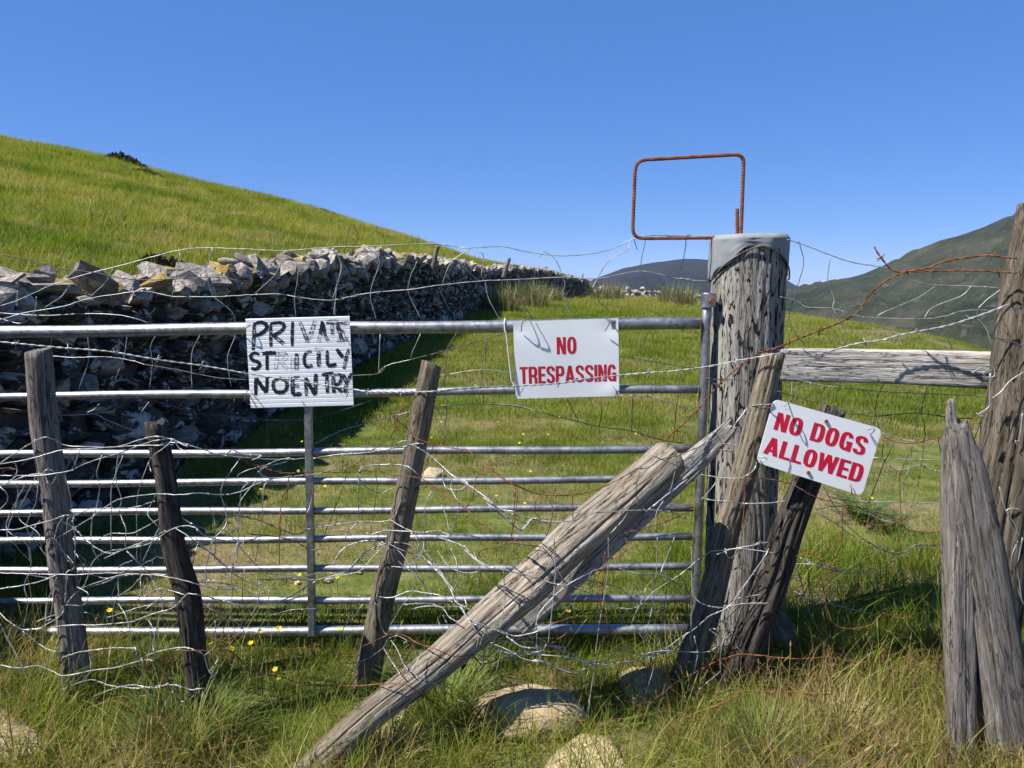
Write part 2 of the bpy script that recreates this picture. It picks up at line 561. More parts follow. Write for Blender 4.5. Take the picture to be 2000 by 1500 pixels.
far_hill("hill", [(1250, 640), (1400, 600), (1500, 574), (1555, 560), (1620, 545), (1690, 528), (1760, 497), (1800, 478), (1830, 467), (1870, 455), (1920, 438), (1965, 416), (1990, 412), (2060, 408), (2150, 430), (2350, 445), (2800, 480)],
         1250, 330, -74, 0.9, M['hill_green'], "green mountain slope rising on the right across the valley", 42)
far_hill("far_hill", [(700, 620), (900, 600), (1050, 580), (1120, 566), (1160, 543), (1190, 531), (1215, 522), (1260, 513), (1310, 505), (1340, 503), (1400, 506), (1460, 517), (1530, 543), (1570, 566), (1680, 590), (1900, 600)],
         3000, 1700, -74, 0.8, M['hill_dark'], "dark distant mountain on the horizon left of the gatepost", 45)

# ------------------------------------------------------------------ haze
def make_haze():
    v, f = box_vf((0, 0, 42), (6200, 0, 0), (0, 6200, 0), (0, 0, 118))
    o = mesh_obj("haze", v, f)
    m = bpy.data.materials.new("thin summer haze")
    m.use_nodes = True
    t = m.node_tree
    t.nodes.clear()
    out = t.nodes.new("ShaderNodeOutputMaterial")
    pv = t.nodes.new("ShaderNodeVolumePrincipled")
    pv.inputs["Color"].default_value = (0.60, 0.76, 1.0, 1)
    pv.inputs["Density"].default_value = 0.00005
    pv.inputs["Anisotropy"].default_value = 0.0
    t.links.new(pv.outputs[0], out.inputs["Volume"])
    o.data.materials.append(m)
    stuff(o)
    return o
make_haze()

# ------------------------------------------------------------------ dry stone wall
def hull_stone(seed, sub=False):
    r = np.random.default_rng(seed)
    bm = bmesh.new()
    if sub:
        bmesh.ops.create_icosphere(bm, subdivisions=2, radius=0.5)
        for v in bm.verts:
            n = float(fbm(v.co.x * 2 + seed, v.co.y * 2, v.co.z * 2, seed=seed, o=2))
            v.co *= 1 + 0.22 * n
            v.co.x = max(-0.47, min(0.47, v.co.x * 1.08))
    else:
        n = 13 + seed % 7
        for k in range(n):
            d = r.normal(size=3); d /= np.linalg.norm(d)
            q = 4.5
            s = (np.abs(d) ** q).sum() ** (-1 / q)
            p = d * s * 0.5 * r.uniform(0.80, 1.0)
            bm.verts.new(p)
        bmesh.ops.convex_hull(bm, input=bm.verts)
        for v in [v for v in bm.verts if not v.link_faces]:
            bm.verts.remove(v)
    bmesh.ops.triangulate(bm, faces=bm.faces)
    v = np.array([tuple(x.co) for x in bm.verts])
    bm.verts.index_update()
    f = [tuple(x.index for x in p.verts) for p in bm.faces]
    bm.free()
    return v, f
ANG = [hull_stone(i) for i in range(26)]
RND = [hull_stone(100 + i, True) for i in range(6)]
_stone_me = {}
def stone_mesh(kind, i, mat):
    k = (kind, i, mat)
    if k not in _stone_me:
        v, f = (ANG if kind == 'a' else RND)[i]
        me = bpy.data.meshes.new("stone")
        me.from_pydata(v.tolist(), [], f)
        me.materials.append(M[mat])
        if kind == 'r':
            me.polygons.foreach_set("use_smooth", [True] * len(me.polygons))
        me.update()
        _stone_me[k] = me
    return _stone_me[k]

def build_wall():
    L = []                                     # (kind, i, mat, loc, rot, scale, dist)
    r = random.Random(5)
    yarr = np.linspace(0.9, 54, 1200)
    xarr = wall_x(yarr)
    sarr = np.concatenate([[0], np.cumsum(np.hypot(np.diff(xarr), np.diff(yarr)))])
    S = sarr[-1]
    def pos(s):
        y = float(np.interp(s, sarr, yarr))
        x = float(wall_x(y))
        y2 = y + 0.3
        d = Vector((float(wall_x(y2)) - x, 0.3)).normalized()
        return x, y, d
    s_k = 0.0
    zc = 0.0
    # courses
    course = 0
    zrel = 0.0
    while zrel < 1.0:
        big = course < 3
        hmean = (0.20 if course == 0 else 0.17 if big else 0.135)
        s = r.uniform(0, 0.2)
        while s < S:
            x, y, d = pos(s)
            far = y > 16
            H = float(wall_top(y)) - float(np.interp(y, FY, FZ))
            h = hmean * r.choice([0.6, 0.8, 1.0, 1.0, 1.15, 1.35]) * (1.35 if far else 1.0)
            ln = r.uniform(0.13, 0.34) * (1.3 if big else 1.0) * (1.6 if far else 1.0)
            if r.random() < 0.12:
                ln *= 1.5
            base = float(np.interp(y, FY, FZ))
            z = base + zrel * (H - 0.18) + h * 0.5 + r.uniform(-0.02, 0.02)
            if z + h * 0.3 > base + H - 0.10:
                s += ln; continue
            sx, sy, dd = pos(s + ln / 2)
            prot = r.gauss(0, 0.022) - 0.05 * zrel
            nrm = Vector((d.y, -d.x))
            loc = (sx + nrm.x * (prot - 0.13), sy + nrm.y * (prot - 0.13), z)
            rz = math.atan2(d.y, d.x) + r.gauss(0, 0.10)
            rot = (r.gauss(0, 0.10), r.gauss(0, 0.09), rz)
            if r.random() < (0.48 if big else 0.30):
                kind = 'r'; i = r.randrange(6); sc = (ln * 1.08, 0.34, max(h, ln * (0.55 if big else 0.42)) * 1.12)
            else:
                kind = 'a'; i = r.randrange(26); sc = (ln * 1.10, 0.34, h * 1.16)
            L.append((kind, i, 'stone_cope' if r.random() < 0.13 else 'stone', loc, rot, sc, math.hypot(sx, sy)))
            s += ln * 0.97
        zrel += hmean / 1.42
        course += 1
    # cope: bigger stones laid and tipped along the top, several abreast
    for row, off in ((0, -0.09), (1, -0.34), (2, -0.20), (3, -0.12), (4, -0.28)):
        s = r.uniform(0, 0.2)
        while s < S:
            x, y, d = pos(s)
            far = y > 16
            ln = (r.uniform(0.08, 0.24) if r.random() < 0.80 else r.uniform(0.24, 0.40)) * (1.4 if far else 1.0)
            h = (r.uniform(0.05, 0.13) if r.random() < 0.6 else r.uniform(0.12, 0.22)) * (1.25 if far else 1.0)
            top = float(wall_top(y)) + 0.05 * float(vnoise(y * 1.3, 0.0, seed=55)) + (0.05 if row == 2 else -0.07 if row > 2 else 0)
            if row == 2 and r.random() < 0.5:
                s += ln; continue
            sx, sy, dd = pos(s + ln / 2)
            nrm = Vector((d.y, -d.x))
            o2 = off + r.uniform(-0.05, 0.05)
            loc = (sx + nrm.x * o2, sy + nrm.y * o2, top - h * 0.35 - r.uniform(0, 0.06))
            rot = (r.gauss(0, 0.45), r.gauss(0, 0.40), math.atan2(d.y, d.x) + r.gauss(0, 0.6))
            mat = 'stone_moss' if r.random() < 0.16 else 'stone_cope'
            kind, i = ('r', r.randrange(6)) if r.random() < 0.12 else ('a', r.randrange(26))
            L.append((kind, i, mat, loc, rot, (ln * 1.12, r.uniform(0.2, 0.34), h * 1.15), math.hypot(sx, sy)))
            s += ln * 0.95
    # low far wall that turns to the right along the field's end
    s = 0.0
    while s < 9.2:
        ln = r.uniform(0.35, 0.8)
        for lev in range(3):
            if lev == 2 and r.random() < 0.5:
                continue
            x = 5.6 + s + r.uniform(-0.1, 0.1)
            y = 54.3 + s * 0.35 + r.uniform(-0.2, 0.2)
            z = float(ground_z(x, y)) + 0.12 + lev * 0.27
            L.append(('a', r.randrange(26), 'stone_cope', (x, y, z), (r.gauss(0, 0.25), r.gauss(0, 0.25), r.uniform(0, 3)), (ln * 1.1, ln * 0.8, 0.36), 60 + s))
        s += ln * 0.8
    wall = empty("dry_stone_wall", (float(wall_x(5.0)) - 0.25, 5.0, 0))
    tag(wall, "long grey dry stone wall running back from the left of the gate", "wall")
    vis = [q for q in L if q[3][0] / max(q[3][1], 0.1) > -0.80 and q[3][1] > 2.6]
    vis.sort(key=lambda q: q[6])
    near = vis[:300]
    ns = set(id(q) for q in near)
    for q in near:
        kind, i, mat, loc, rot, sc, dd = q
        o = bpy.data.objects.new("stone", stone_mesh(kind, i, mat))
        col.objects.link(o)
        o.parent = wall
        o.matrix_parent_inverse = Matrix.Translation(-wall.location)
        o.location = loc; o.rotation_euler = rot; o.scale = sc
    from mathutils import Euler
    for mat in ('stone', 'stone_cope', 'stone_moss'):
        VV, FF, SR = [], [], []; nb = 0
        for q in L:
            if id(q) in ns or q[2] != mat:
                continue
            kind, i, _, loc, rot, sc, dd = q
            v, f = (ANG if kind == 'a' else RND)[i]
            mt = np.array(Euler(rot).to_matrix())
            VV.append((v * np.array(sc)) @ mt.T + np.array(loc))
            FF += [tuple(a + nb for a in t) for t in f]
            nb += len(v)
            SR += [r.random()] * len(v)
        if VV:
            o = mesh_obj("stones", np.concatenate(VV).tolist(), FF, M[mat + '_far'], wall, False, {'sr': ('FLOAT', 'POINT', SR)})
            o["kind"] = "stuff"
    # hearting inside the wall, so that no light comes through the joints
    V, F = [], []
    yy = np.linspace(0.95, 54, 160)
    for k, y in enumerate(yy):
        x = float(wall_x(y)); b = float(np.interp(y, FY, FZ)) - 0.2; t = float(wall_top(y)) - 0.17
        V += [(x - 0.10, y, b), (x - 0.14, y, t), (x - 0.44, y, t), (x - 0.5, y, b)]
        if k:
            a = (k - 1) * 4
            for j in range(4):
                F.append((a + j, a + (j + 1) % 4, a + 4 + (j + 1) % 4, a + 4 + j))
    F += [(0, 1, 2, 3), (len(V) - 4, len(V) - 1, len(V) - 2, len(V) - 3)]
    mesh_obj("wall_core", V, F, M['stone_core'], wall)
    return wall
build_wall()
# ------------------------------------------------------------------ grass
def m_grass(brown=False):
    m = NT('dead brown stems' if brown else 'grass blades')
    ti = m.n("Attribute", attribute_name="tint", attribute_type='INSTANCER').outputs["Fac"]
    br = m.n("Attribute", attribute_name="br").outputs["Fac"]
    f = m.math('ADD', m.math('MULTIPLY', ti, 0.70), m.math('MULTIPLY', br, 0.42))
    c = m.ramp(f, [(0.0, (0.018, 0.034, 0.008)), (0.22, (0.056, 0.105, 0.011)), (0.45, (0.140, 0.200, 0.022)), (0.62, (0.225, 0.245, 0.040)), (0.80, (0.35, 0.285, 0.105)), (1.0, (0.50, 0.40, 0.20))])
    if brown:
        c = m.ramp(f, [(0.3, (0.045, 0.026, 0.013)), (0.6, (0.15, 0.092, 0.045)), (0.9, (0.33, 0.23, 0.12))])
    p = m.bsdf
    m.l(c, p.inputs["Base Color"])
    p.inputs["Roughness"].default_value = 0.65
    p.inputs["Specular IOR Level"].default_value = 0.08
    tr = m.n("BsdfTranslucent")
    c2 = m.mix(1.0, c, (1.05, 1.12, 0.55), 'MULTIPLY')
    m.l(c2, tr.inputs["Color"])
    mx = m.n("MixShader", ins={0: 0.42})
    m.l(p.outputs[0], mx.inputs[1]); m.l(tr.outputs[0], mx.inputs[2])
    m.l(mx.outputs[0], m.out.inputs["Surface"])
    return m.m
M['grass'] = m_grass()
M['dead_stems'] = m_grass(True)

def clump(name, n, lmin, lmax, w, spread, lean, segs=3, curl=0.6, heads=0, dry=0.15, seed=0, mat='grass'):
    r = random.Random(seed)
    V, F, B = [], [], []
    for k in range(n + heads):
        head = k >= n
        L = r.uniform(lmin, lmax) * (1.55 if head else 1)
        a = r.uniform(0, 6.283)
        rad = spread * math.sqrt(r.random())
        p = Vector((rad * math.cos(a), rad * math.sin(a), -0.02))
        da = a + r.gauss(0, 0.9)
        dirh = Vector((math.cos(da), math.sin(da), 0))
        side = Vector((-dirh.y, dirh.x, 0))
        side = (side + dirh * r.uniform(-0.6, 0.6)).normalized()
        th = abs(r.gauss(0, lean)) * (0.5 if head else 1)
        cu = curl * r.uniform(0.3, 1.5) * (0.5 if head else 1)
        ww = w * r.uniform(0.6, 1.25) * (0.45 if head else 1)
        br = min(1.0, max(0.0, r.gauss(0.38, 0.16) + (0.45 if r.random() < dry else 0) + (0.35 if head else 0)))
        b0 = len(V)
        ns = segs + (1 if head else 0)
        for s in range(ns + 1):
            t = s / ns
            wd = ww * (1 - t ** 1.6) if not head else ww
            if s == ns and not head:
                V.append(p); B.append(br)
            else:
                V.append(p - side * wd * 0.5); V.append(p + side * wd * 0.5); B += [br, br]
            ang = th + cu * t
            p = p + (dirh * math.sin(ang) + Vector((0, 0, 1)) * math.cos(ang)) * (L / ns)
        for s in range(ns):
            i = b0 + s * 2
            if s == ns - 1 and not head:
                F.append((i, i + 1, i + 2))
            else:
                F.append((i, i + 1, i + 3, i + 2))
        if head:
            q0 = V[-1]; d = (V[-1] - V[-3]).normalized()
            hl = L * 0.13; hw = ww * 1.7
            i = len(V)
            V += [q0, q0 + d * hl * 0.4 + side * hw, q0 + d * hl, q0 + d * hl * 0.4 - side * hw]
            B += [0.95] * 4
            F.append((i, i + 1, i + 2, i + 3))
    me = bpy.data.meshes.new(name)
    me.from_pydata([tuple(v) for v in V], [], F)
    a = me.attributes.new("br", 'FLOAT', 'POINT'); a.data.foreach_set("value", B)
    me.materials.append(M[mat])
    me.update()
    return bpy.data.objects.new(name, me)

def clump_set(name, specs):
    c = bpy.data.collections.new(name)
    for i, s in enumerate(specs):
        c.objects.link(clump(f"{name}_{i:02d}", **s))
    return c

def scatter(name, cset, pts, rotz, scl, idx, tint, tilt=None):
    """one stuff object: a cloud of points, each carrying a tuft of grass"""
    n = len(pts)
    me = bpy.data.meshes.new(name)
    me.vertices.add(n)
    me.vertices.foreach_set("co", np.asarray(pts, float).ravel())
    rot = np.zeros((n, 3)); rot[:, 2] = rotz
    if tilt is not None:
        rot[:, :2] = tilt
    for k, typ, d in (("rot", 'FLOAT_VECTOR', rot), ("scl", 'FLOAT', scl), ("idx", 'INT', idx), ("tint", 'FLOAT', tint)):
        a = me.attributes.new(k, typ, 'POINT')
        a.data.foreach_set("vector" if typ == 'FLOAT_VECTOR' else "value", np.asarray(d).ravel())
    o = bpy.data.objects.new(name, me)
    col.objects.link(o)
    ng = bpy.data.node_groups.new(name + "_nodes", 'GeometryNodeTree')
    ng.interface.new_socket("Geometry", in_out='INPUT', socket_type='NodeSocketGeometry')
    ng.interface.new_socket("Geometry", in_out='OUTPUT', socket_type='NodeSocketGeometry')
    N = ng.nodes; Lk = ng.links
    gi = N.new('NodeGroupInput'); go = N.new('NodeGroupOutput')
    m2p = N.new('GeometryNodeMeshToPoints')
    ip = N.new('GeometryNodeInstanceOnPoints')
    ci = N.new('GeometryNodeCollectionInfo')
    ci.inputs['Collection'].default_value = cset
    ci.inputs['Separate Children'].default_value = True
    ci.inputs['Reset Children'].default_value = True
    ip.inputs['Pick Instance'].default_value = True
    def at_(nm, ty):
        x = N.new('GeometryNodeInputNamedAttribute'); x.data_type = ty; x.inputs[0].default_value = nm
        return x.outputs[0]
    Lk.new(gi.outputs[0], m2p.inputs[0])
    Lk.new(m2p.outputs[0], ip.inputs['Points'])
    Lk.new(ci.outputs[0], ip.inputs['Instance'])
    Lk.new(at_("idx", 'INT'), ip.inputs['Instance Index'])
    e2r = N.new('FunctionNodeEulerToRotation')
    Lk.new(at_("rot", 'FLOAT_VECTOR'), e2r.inputs[0])
    Lk.new(e2r.outputs[0], ip.inputs['Rotation'])
    Lk.new(at_("scl", 'FLOAT'), ip.inputs['Scale'])
    Lk.new(ip.outputs[0], go.inputs[0])
    md = o.modifiers.new("tufts", 'NODES')
    md.node_group = ng
    stuff(o)
    return o

def cloud(x0, x1, y0, y1, dens, cond=None, seed=0):
    r = np.random.default_rng(seed)
    n = int((x1 - x0) * (y1 - y0) * dens)
    x = r.uniform(x0, x1, n); y = r.uniform(y0, y1, n)
    k = np.abs(x) < 0.80 * y + 0.5                       # only what can be seen, with a margin
    if cond is not None:
        k &= cond(x, y, r)
    x, y = x[k], y[k]
    return x, y, ground_z(x, y), r

LONG = clump_set("long_tuft", [dict(n=74, lmin=0.05, lmax=0.27, w=0.0030, spread=0.115, lean=0.45, segs=4, curl=1.1, heads=(2 if i % 3 == 0 else 0), seed=i, dry=0.20) for i in range(8)])
DRY = clump_set("dry_tuft", [dict(n=70, lmin=0.05, lmax=0.22, w=0.0028, spread=0.12, lean=0.85, segs=4, curl=1.4, heads=1, seed=40 + i, dry=0.65, mat=('dead_stems' if i >= 3 else 'grass')) for i in range(6)])
TURF = clump_set("turf_tuft", [dict(n=95, lmin=0.025, lmax=0.085, w=0.0036, spread=0.15, lean=0.55, segs=3, curl=0.9, heads=(1 if i % 4 == 0 else 0), seed=60 + i, dry=0.18) for i in range(8)])
MID = clump_set("field_tuft", [dict(n=90, lmin=0.035, lmax=0.12, w=0.0066, spread=0.24, lean=0.5, segs=2, curl=0.8, heads=(2 if i % 2 == 0 else 0), seed=80 + i) for i in range(6)])
HILL = clump_set("hill_tuft", [dict(n=110, lmin=0.07, lmax=0.25, w=0.009, spread=0.40, lean=0.75, segs=2, curl=0.9, heads=(2 if i % 3 == 0 else 0), seed=100 + i) for i in range(6)])

def behind_wall(x, y):
    return wall_x(y) - x
def patchy(x, y, f, s):
    return fbm(x * f, y * f, seed=s, o=3)

# verge in front of and under the fence
def c_near(x, y, r):
    p = patchy(x, y, 1.9, 71)
    return (behind_wall(x, y) < -0.05) & (r.uniform(0, 1, len(x)) < np.clip(0.62 + 1.2 * p, 0.12, 1))
x, y, z, r = cloud(-2.6, 2.6, 1.25, 2.95, 165, c_near, 1)
n = len(x)
tn = 0.36 + 0.42 * patchy(x, y, 1.4, 75) + r.normal(0, 0.15, n)
tn = tn + np.where((y < 2.1), 0.05, 0) + np.where((x > 0.55) & (y < 2.3), 0.18, 0)
hs = np.clip(1.0 + 0.6 * patchy(x, y, 1.2, 77), 0.5, 1.4) * np.where(y > 2.3, 0.72, 1.0)
o = scatter("verge_grass", LONG, np.stack([x, y, z], 1), r.uniform(0, 6.28, n), r.uniform(0.55, 1.1, n) * hs, r.integers(0, 8, n), np.clip(tn, 0, 1), r.normal(0, 0.12, (n, 2)))
o["label"] = "long green grass growing around the feet of the fence stakes"; o["category"] = "grass"
def c_dry(x, y, r):
    p = patchy(x, y, 1.3, 171) + np.where(x > 0.5, 0.42, 0) + np.where(y < 2.05, 0.2, 0)
    return (behind_wall(x, y) < -0.05) & (r.uniform(0, 1, len(x)) < np.clip(0.24 + 1.8 * p, 0.06, 1))
x, y, z, r = cloud(-2.2, 2.2, 1.25, 2.6, 270, c_dry, 2)
n = len(x)
o = scatter("dead_grass", DRY, np.stack([x, y, z + 0.02], 1), r.uniform(0, 6.28, n), r.uniform(0.6, 1.3, n), r.integers(0, 6, n), np.clip(0.60 + r.normal(0, 0.16, n), 0, 1), r.normal(0, 0.3, (n, 2)))
o["label"] = "dead straw-coloured grass matted along the front of the fence"; o["category"] = "grass"
# lush long grass beside and beyond the leaning stakes on the right
x, y, z, r = cloud(0.75, 2.6, 2.45, 3.7, 75, None, 12)
n = len(x)
o = scatter("lush_grass", LONG, np.stack([x, y, z], 1), r.uniform(0, 6.28, n), r.uniform(0.7, 1.55, n), r.integers(0, 8, n), np.clip(0.40 + 0.25 * patchy(x, y, 1.3, 78) + r.normal(0, 0.10, n), 0, 1), r.normal(0, 0.12, (n, 2)))
o["label"] = "tall lush grass behind the dog sign and the split post"; o["category"] = "grass"
# cropped turf of the field, near the gate
def c_turf(x, y, r):
    soil = patchy(x * 1.0, y * 0.8, 1.1, 91) - 0.8 * np.exp(-((x + 0.72) / 0.45) ** 2 - ((y - 3.25) / 0.40) ** 2)
    return (behind_wall(x, y) < -0.02) & (r.uniform(0, 1, len(x)) < np.clip(0.85 + 1.3 * soil, 0.08, 1))
x, y, z, r = cloud(-5.5, 5.5, 2.35, 7.0, 130, c_turf, 3)
n = len(x)
edge = np.exp(-np.clip(-behind_wall(x, y), 0, None) / 0.25)
tn = 0.46 + 0.30 * patchy(x, y, 0.9, 93) + 0.14 * patchy(x, y, 3.5, 94) + r.normal(0, 0.15, n)
o = scatter("field_turf", TURF, np.stack([x, y, z], 1), r.uniform(0, 6.28, n), r.uniform(0.6, 1.2, n) * (1 + 1.0 * edge) * np.clip(1 + 0.5 * patchy(x, y, 0.7, 95), 0.6, 1.6), r.integers(0, 8, n), np.clip(tn, 0, 1), r.normal(0, 0.15, (n, 2)))
o["label"] = "short grazed turf of the field just behind the gate"; o["category"] = "grass"
# wispy taller tufts standing out of the grazed turf
def c_wisp(x, y, r):
    return (behind_wall(x, y) < -0.1) & (r.uniform(0, 1, len(x)) < np.clip(0.5 + 1.6 * patchy(x, y, 0.8, 121), 0.05, 1))
x, y, z, r = cloud(-5.5, 6.5, 3.0, 10.0, 9, c_wisp, 14)
n = len(x)
o = scatter("wispy_grass", LONG, np.stack([x, y, z], 1), r.uniform(0, 6.28, n), r.uniform(0.35, 0.8, n), r.integers(0, 8, n), np.clip(0.48 + r.normal(0, 0.14, n), 0, 1), r.normal(0, 0.15, (n, 2)))
o["label"] = "taller wispy tufts scattered over the grazed field"; o["category"] = "grass"
def c_mid(x, y, r):
    xd = 6.6 + np.clip(y - 14, -20, 60) * 0.10
    return (behind_wall(x, y) < -0.05) & (x < xd + 7)
parts = []
for (y0, y1, dn, sc, sd) in ((7.0, 13.0, 48, 1.0, 4), (13.0, 26.0, 17, 1.4, 5), (26.0, 62.0, 5, 2.0, 6)):
    x, y, z, r = cloud(-5, 17, y0, y1, dn, c_mid, sd)
    n = len(x)
    edge = np.exp(-np.clip(-behind_wall(x, y), 0, None) / 0.35)
    lush = np.clip((y - 20) / 20, 0, 1)
    tn = 0.50 + 0.14 * lush + 0.24 * patchy(x, y, 0.5, 97) + 0.12 * patchy(x, y, 2.0, 98) + r.normal(0, 0.10, n)
    low = np.clip(1.15 - (x - 3.5) / 8, 0.55, 1)
    parts.append((np.stack([x, y, z], 1), r.uniform(0, 6.28, n), sc * r.uniform(0.6, 1.3, n) * (1 + 0.7 * edge + 0.3 * lush) * low, r.integers(0, 6, n), np.clip(tn, 0, 1)))
cat = [np.concatenate([p[i] for p in parts]) for i in range(5)]
o = scatter("field_grass", MID, *cat)
o["label"] = "yellow-green meadow grass of the field stretching away beside the wall"; o["category"] = "grass"
# hillside behind the wall
parts = []
def c_hill(x, y, r):
    return behind_wall(x, y) > 0.62
for (y0, y1, dn, sc, sd) in ((3.0, 9.0, 34, 0.62, 7), (9.0, 20.0, 18, 0.80, 8), (20.0, 44.0, 9, 1.0, 9), (44.0, 66.0, 5, 1.2, 10)):
    x, y, z, r = cloud(-50, 6, y0, y1, dn, c_hill, sd)
    n = len(x)
    tn = 0.59 + 0.32 * patchy(x, y, 0.22, 101) + 0.30 * patchy(x, y, 0.9, 103) + r.normal(0, 0.17, n)
    dk = patchy(x, y, 0.55, 105)
    tn = np.where(dk < -0.36, tn - 0.30, tn)
    tn = np.where(r.uniform(0, 1, n) < 0.16, tn - 0.32, tn)
    parts.append((np.stack([x, y, z], 1), r.uniform(0, 6.28, n), sc * r.uniform(0.55, 1.3, n), r.integers(0, 6, n), np.clip(tn, 0, 1)))
cat = [np.concatenate([p[i] for p in parts]) for i in range(5)]
o = scatter("hillside_grass", HILL, *cat)
o["label"] = "rough moorland grass covering the hillside behind the stone wall"; o["category"] = "grass"
# ------------------------------------------------------------------ timber
def timber(name, pts, mat, parent=None, sect=None, seed=0, cracks=5, nl=60, ns=56, rough=0.06, cut=(0, 0), crack_depth=0.24, ragged=0.0, cap_round=0.03, knots=(), crack_w=0.05, fine=0.030):
    """a log: pts = [(point, radius), ...] from foot to top; sect=(a, b, q) squares the section"""
    r = random.Random(seed * 7 + 3)
    P = catmull([p for p, _ in pts], 12)
    rad = np.interp(np.linspace(0, len(pts) - 1, len(P)), range(len(pts)), [q for _, q in pts])
    S = np.concatenate([[0], np.cumsum([(P[i + 1] - P[i]).length for i in range(len(P) - 1)])])
    Lt = S[-1]
    sv = np.linspace(0, Lt, nl)
    C = np.array([[np.interp(s, S, [p[k] for p in P]) for k in range(3)] for s in sv])
    rr = np.interp(sv, S, rad)
    th = np.linspace(0, 2 * math.pi, ns, endpoint=False)
    TH, SV = np.meshgrid(th, sv)
    ct, st = np.cos(TH), np.sin(TH)
    prof = np.ones_like(TH)
    if sect:
        a, b, q = sect
        prof = (np.abs(ct / b) ** q + np.abs(st / a) ** q) ** (-1 / q)
    sd = seed * 3.7
    dr = rough * fbm(ct * 1.3 + sd, st * 1.3, SV * 3.2, seed=seed, o=3) + fine * fbm(ct * 7 + sd, st * 7, SV * 1.6, seed=seed + 5, o=3)
    for k in range(cracks):
        tc = r.uniform(-1.9, 1.9)
        wob = tc + 0.22 * vnoise(SV * 2.5, TH * 0 + k * 9.1 + sd, seed=seed)
        s0 = r.uniform(-0.1, 0.7) * Lt; s1 = s0 + r.uniform(0.25, 0.7) * Lt
        win = np.clip((SV - s0) / 0.08, 0, 1) * np.clip((s1 - SV) / 0.08, 0, 1)
        dd = (TH - wob + math.pi) % (2 * math.pi) - math.pi
        dr = dr - crack_depth * r.uniform(0.4, 1) * np.exp(-(dd / crack_w) ** 2) * win
    for (ks, kt, kr, kh) in knots:
        dd = (TH - kt + math.pi) % (2 * math.pi) - math.pi
        q = np.exp(-((dd * rr[:, None]) ** 2 + ((SV - ks * Lt) * 0.6) ** 2) / kr ** 2)
        dr = dr + kh * q
    RR = rr[:, None] * prof * (1 + dr)
    T = np.gradient(C, axis=0); T /= np.linalg.norm(T, axis=1)[:, None]
    fr = np.array([0.0, -1.0, 0.0]) - T * (T @ np.array([0.0, -1.0, 0.0]))[:, None]
    fr /= np.linalg.norm(fr, axis=1)[:, None]
    sdv = np.cross(T, fr)
    V = C[:, None, :] + RR[:, :, None] * (ct[:, :, None] * fr[:, None, :] + st[:, :, None] * sdv[:, None, :])
    # slanted or ragged top
    top_r = rr[-1]
    zone = np.clip((SV - (Lt - 3 * top_r)) / (3 * top_r), 0, 1)
    sh = (cut[0] * st + cut[1] * ct) * RR
    if ragged:
        sh = sh + ragged * fbm(ct * 2.2 + sd, st * 2.2, seed=seed + 40, o=3)
    V = V + (zone * sh)[:, :, None] * T[:, None, :]
    gc = np.stack([RR * ct + sd, RR * st, SV * 0.085 + sd], -1)
    verts = V.reshape(-1, 3).tolist(); G = gc.reshape(-1, 3).tolist()
    F = []
    for i in range(nl - 1):
        for k in range(ns):
            a = i * ns + k; b = i * ns + (k + 1) % ns
            F.append((a, b, b + ns, a + ns))
    # top cap, slightly rounded, with end grain
    prev = [(nl - 1) * ns + k for k in range(ns)]
    lastC = V[-1].mean(axis=0)
    for fr_, up in ((0.90, cap_round), (0.55, cap_round * 1.1), (0.2, cap_round * 0.8)):
        cur = []
        for k in range(ns):
            p = lastC + (V[-1, k] - lastC) * fr_ + T[-1] * (up * top_r * (1 + 0.6 * math.sin(k * 1.7 + seed)))
            cur.append(len(verts)); verts.append(p.tolist())
            G.append((RR[-1, k] * ct[-1, k] * fr_ + sd, RR[-1, k] * st[-1, k] * fr_, sd + (Lt + top_r * (1 - fr_)) * 0.085))
        for k in range(ns):
            F.append((prev[k], prev[(k + 1) % ns], cur[(k + 1) % ns], cur[k]))
        prev = cur
    F.append(tuple(prev))
    F.append(tuple(range(ns))[::-1])
    o = mesh_obj(name, verts, F, mat, parent, True, {'gc': ('FLOAT_VECTOR', 'POINT', G)})
    me = o.data
    # keep the arris of the sawn end crisp
    sharp = me.attributes.new("sharp_face", 'BOOLEAN', 'FACE') if "sharp_face" not in me.attributes else me.attributes["sharp_face"]
    return o

def stake(name, foot, head, Y, r0, r1, mat, label, cat="post", group=None, bend=0.0, **kw):
    """stake from its foot pixel to its head pixel, standing in the depth Y; the foot goes on into the ground"""
    a = at(foot[0], foot[1], Y); b = at(head[0], head[1], Y)
    d = (b - a).normalized()
    rb = random.Random(kw.get('seed', 1) * 13)
    pts = [(a - d * 0.18, r0 * 1.05), (a, r0)]
    for t in (0.22, 0.42, 0.60, 0.80):
        w = Vector((rb.gauss(0, 0.0055) + bend * 4 * t * (1 - t), rb.gauss(0, 0.004), 0))
        pts.append((a.lerp(b, t) + w, (r0 + (r1 - r0) * t) * rb.uniform(0.93, 1.08)))
    pts.append((b, r1))
    o = timber(name, pts, mat, **kw)
    tag(o, label, cat, group)
    return o

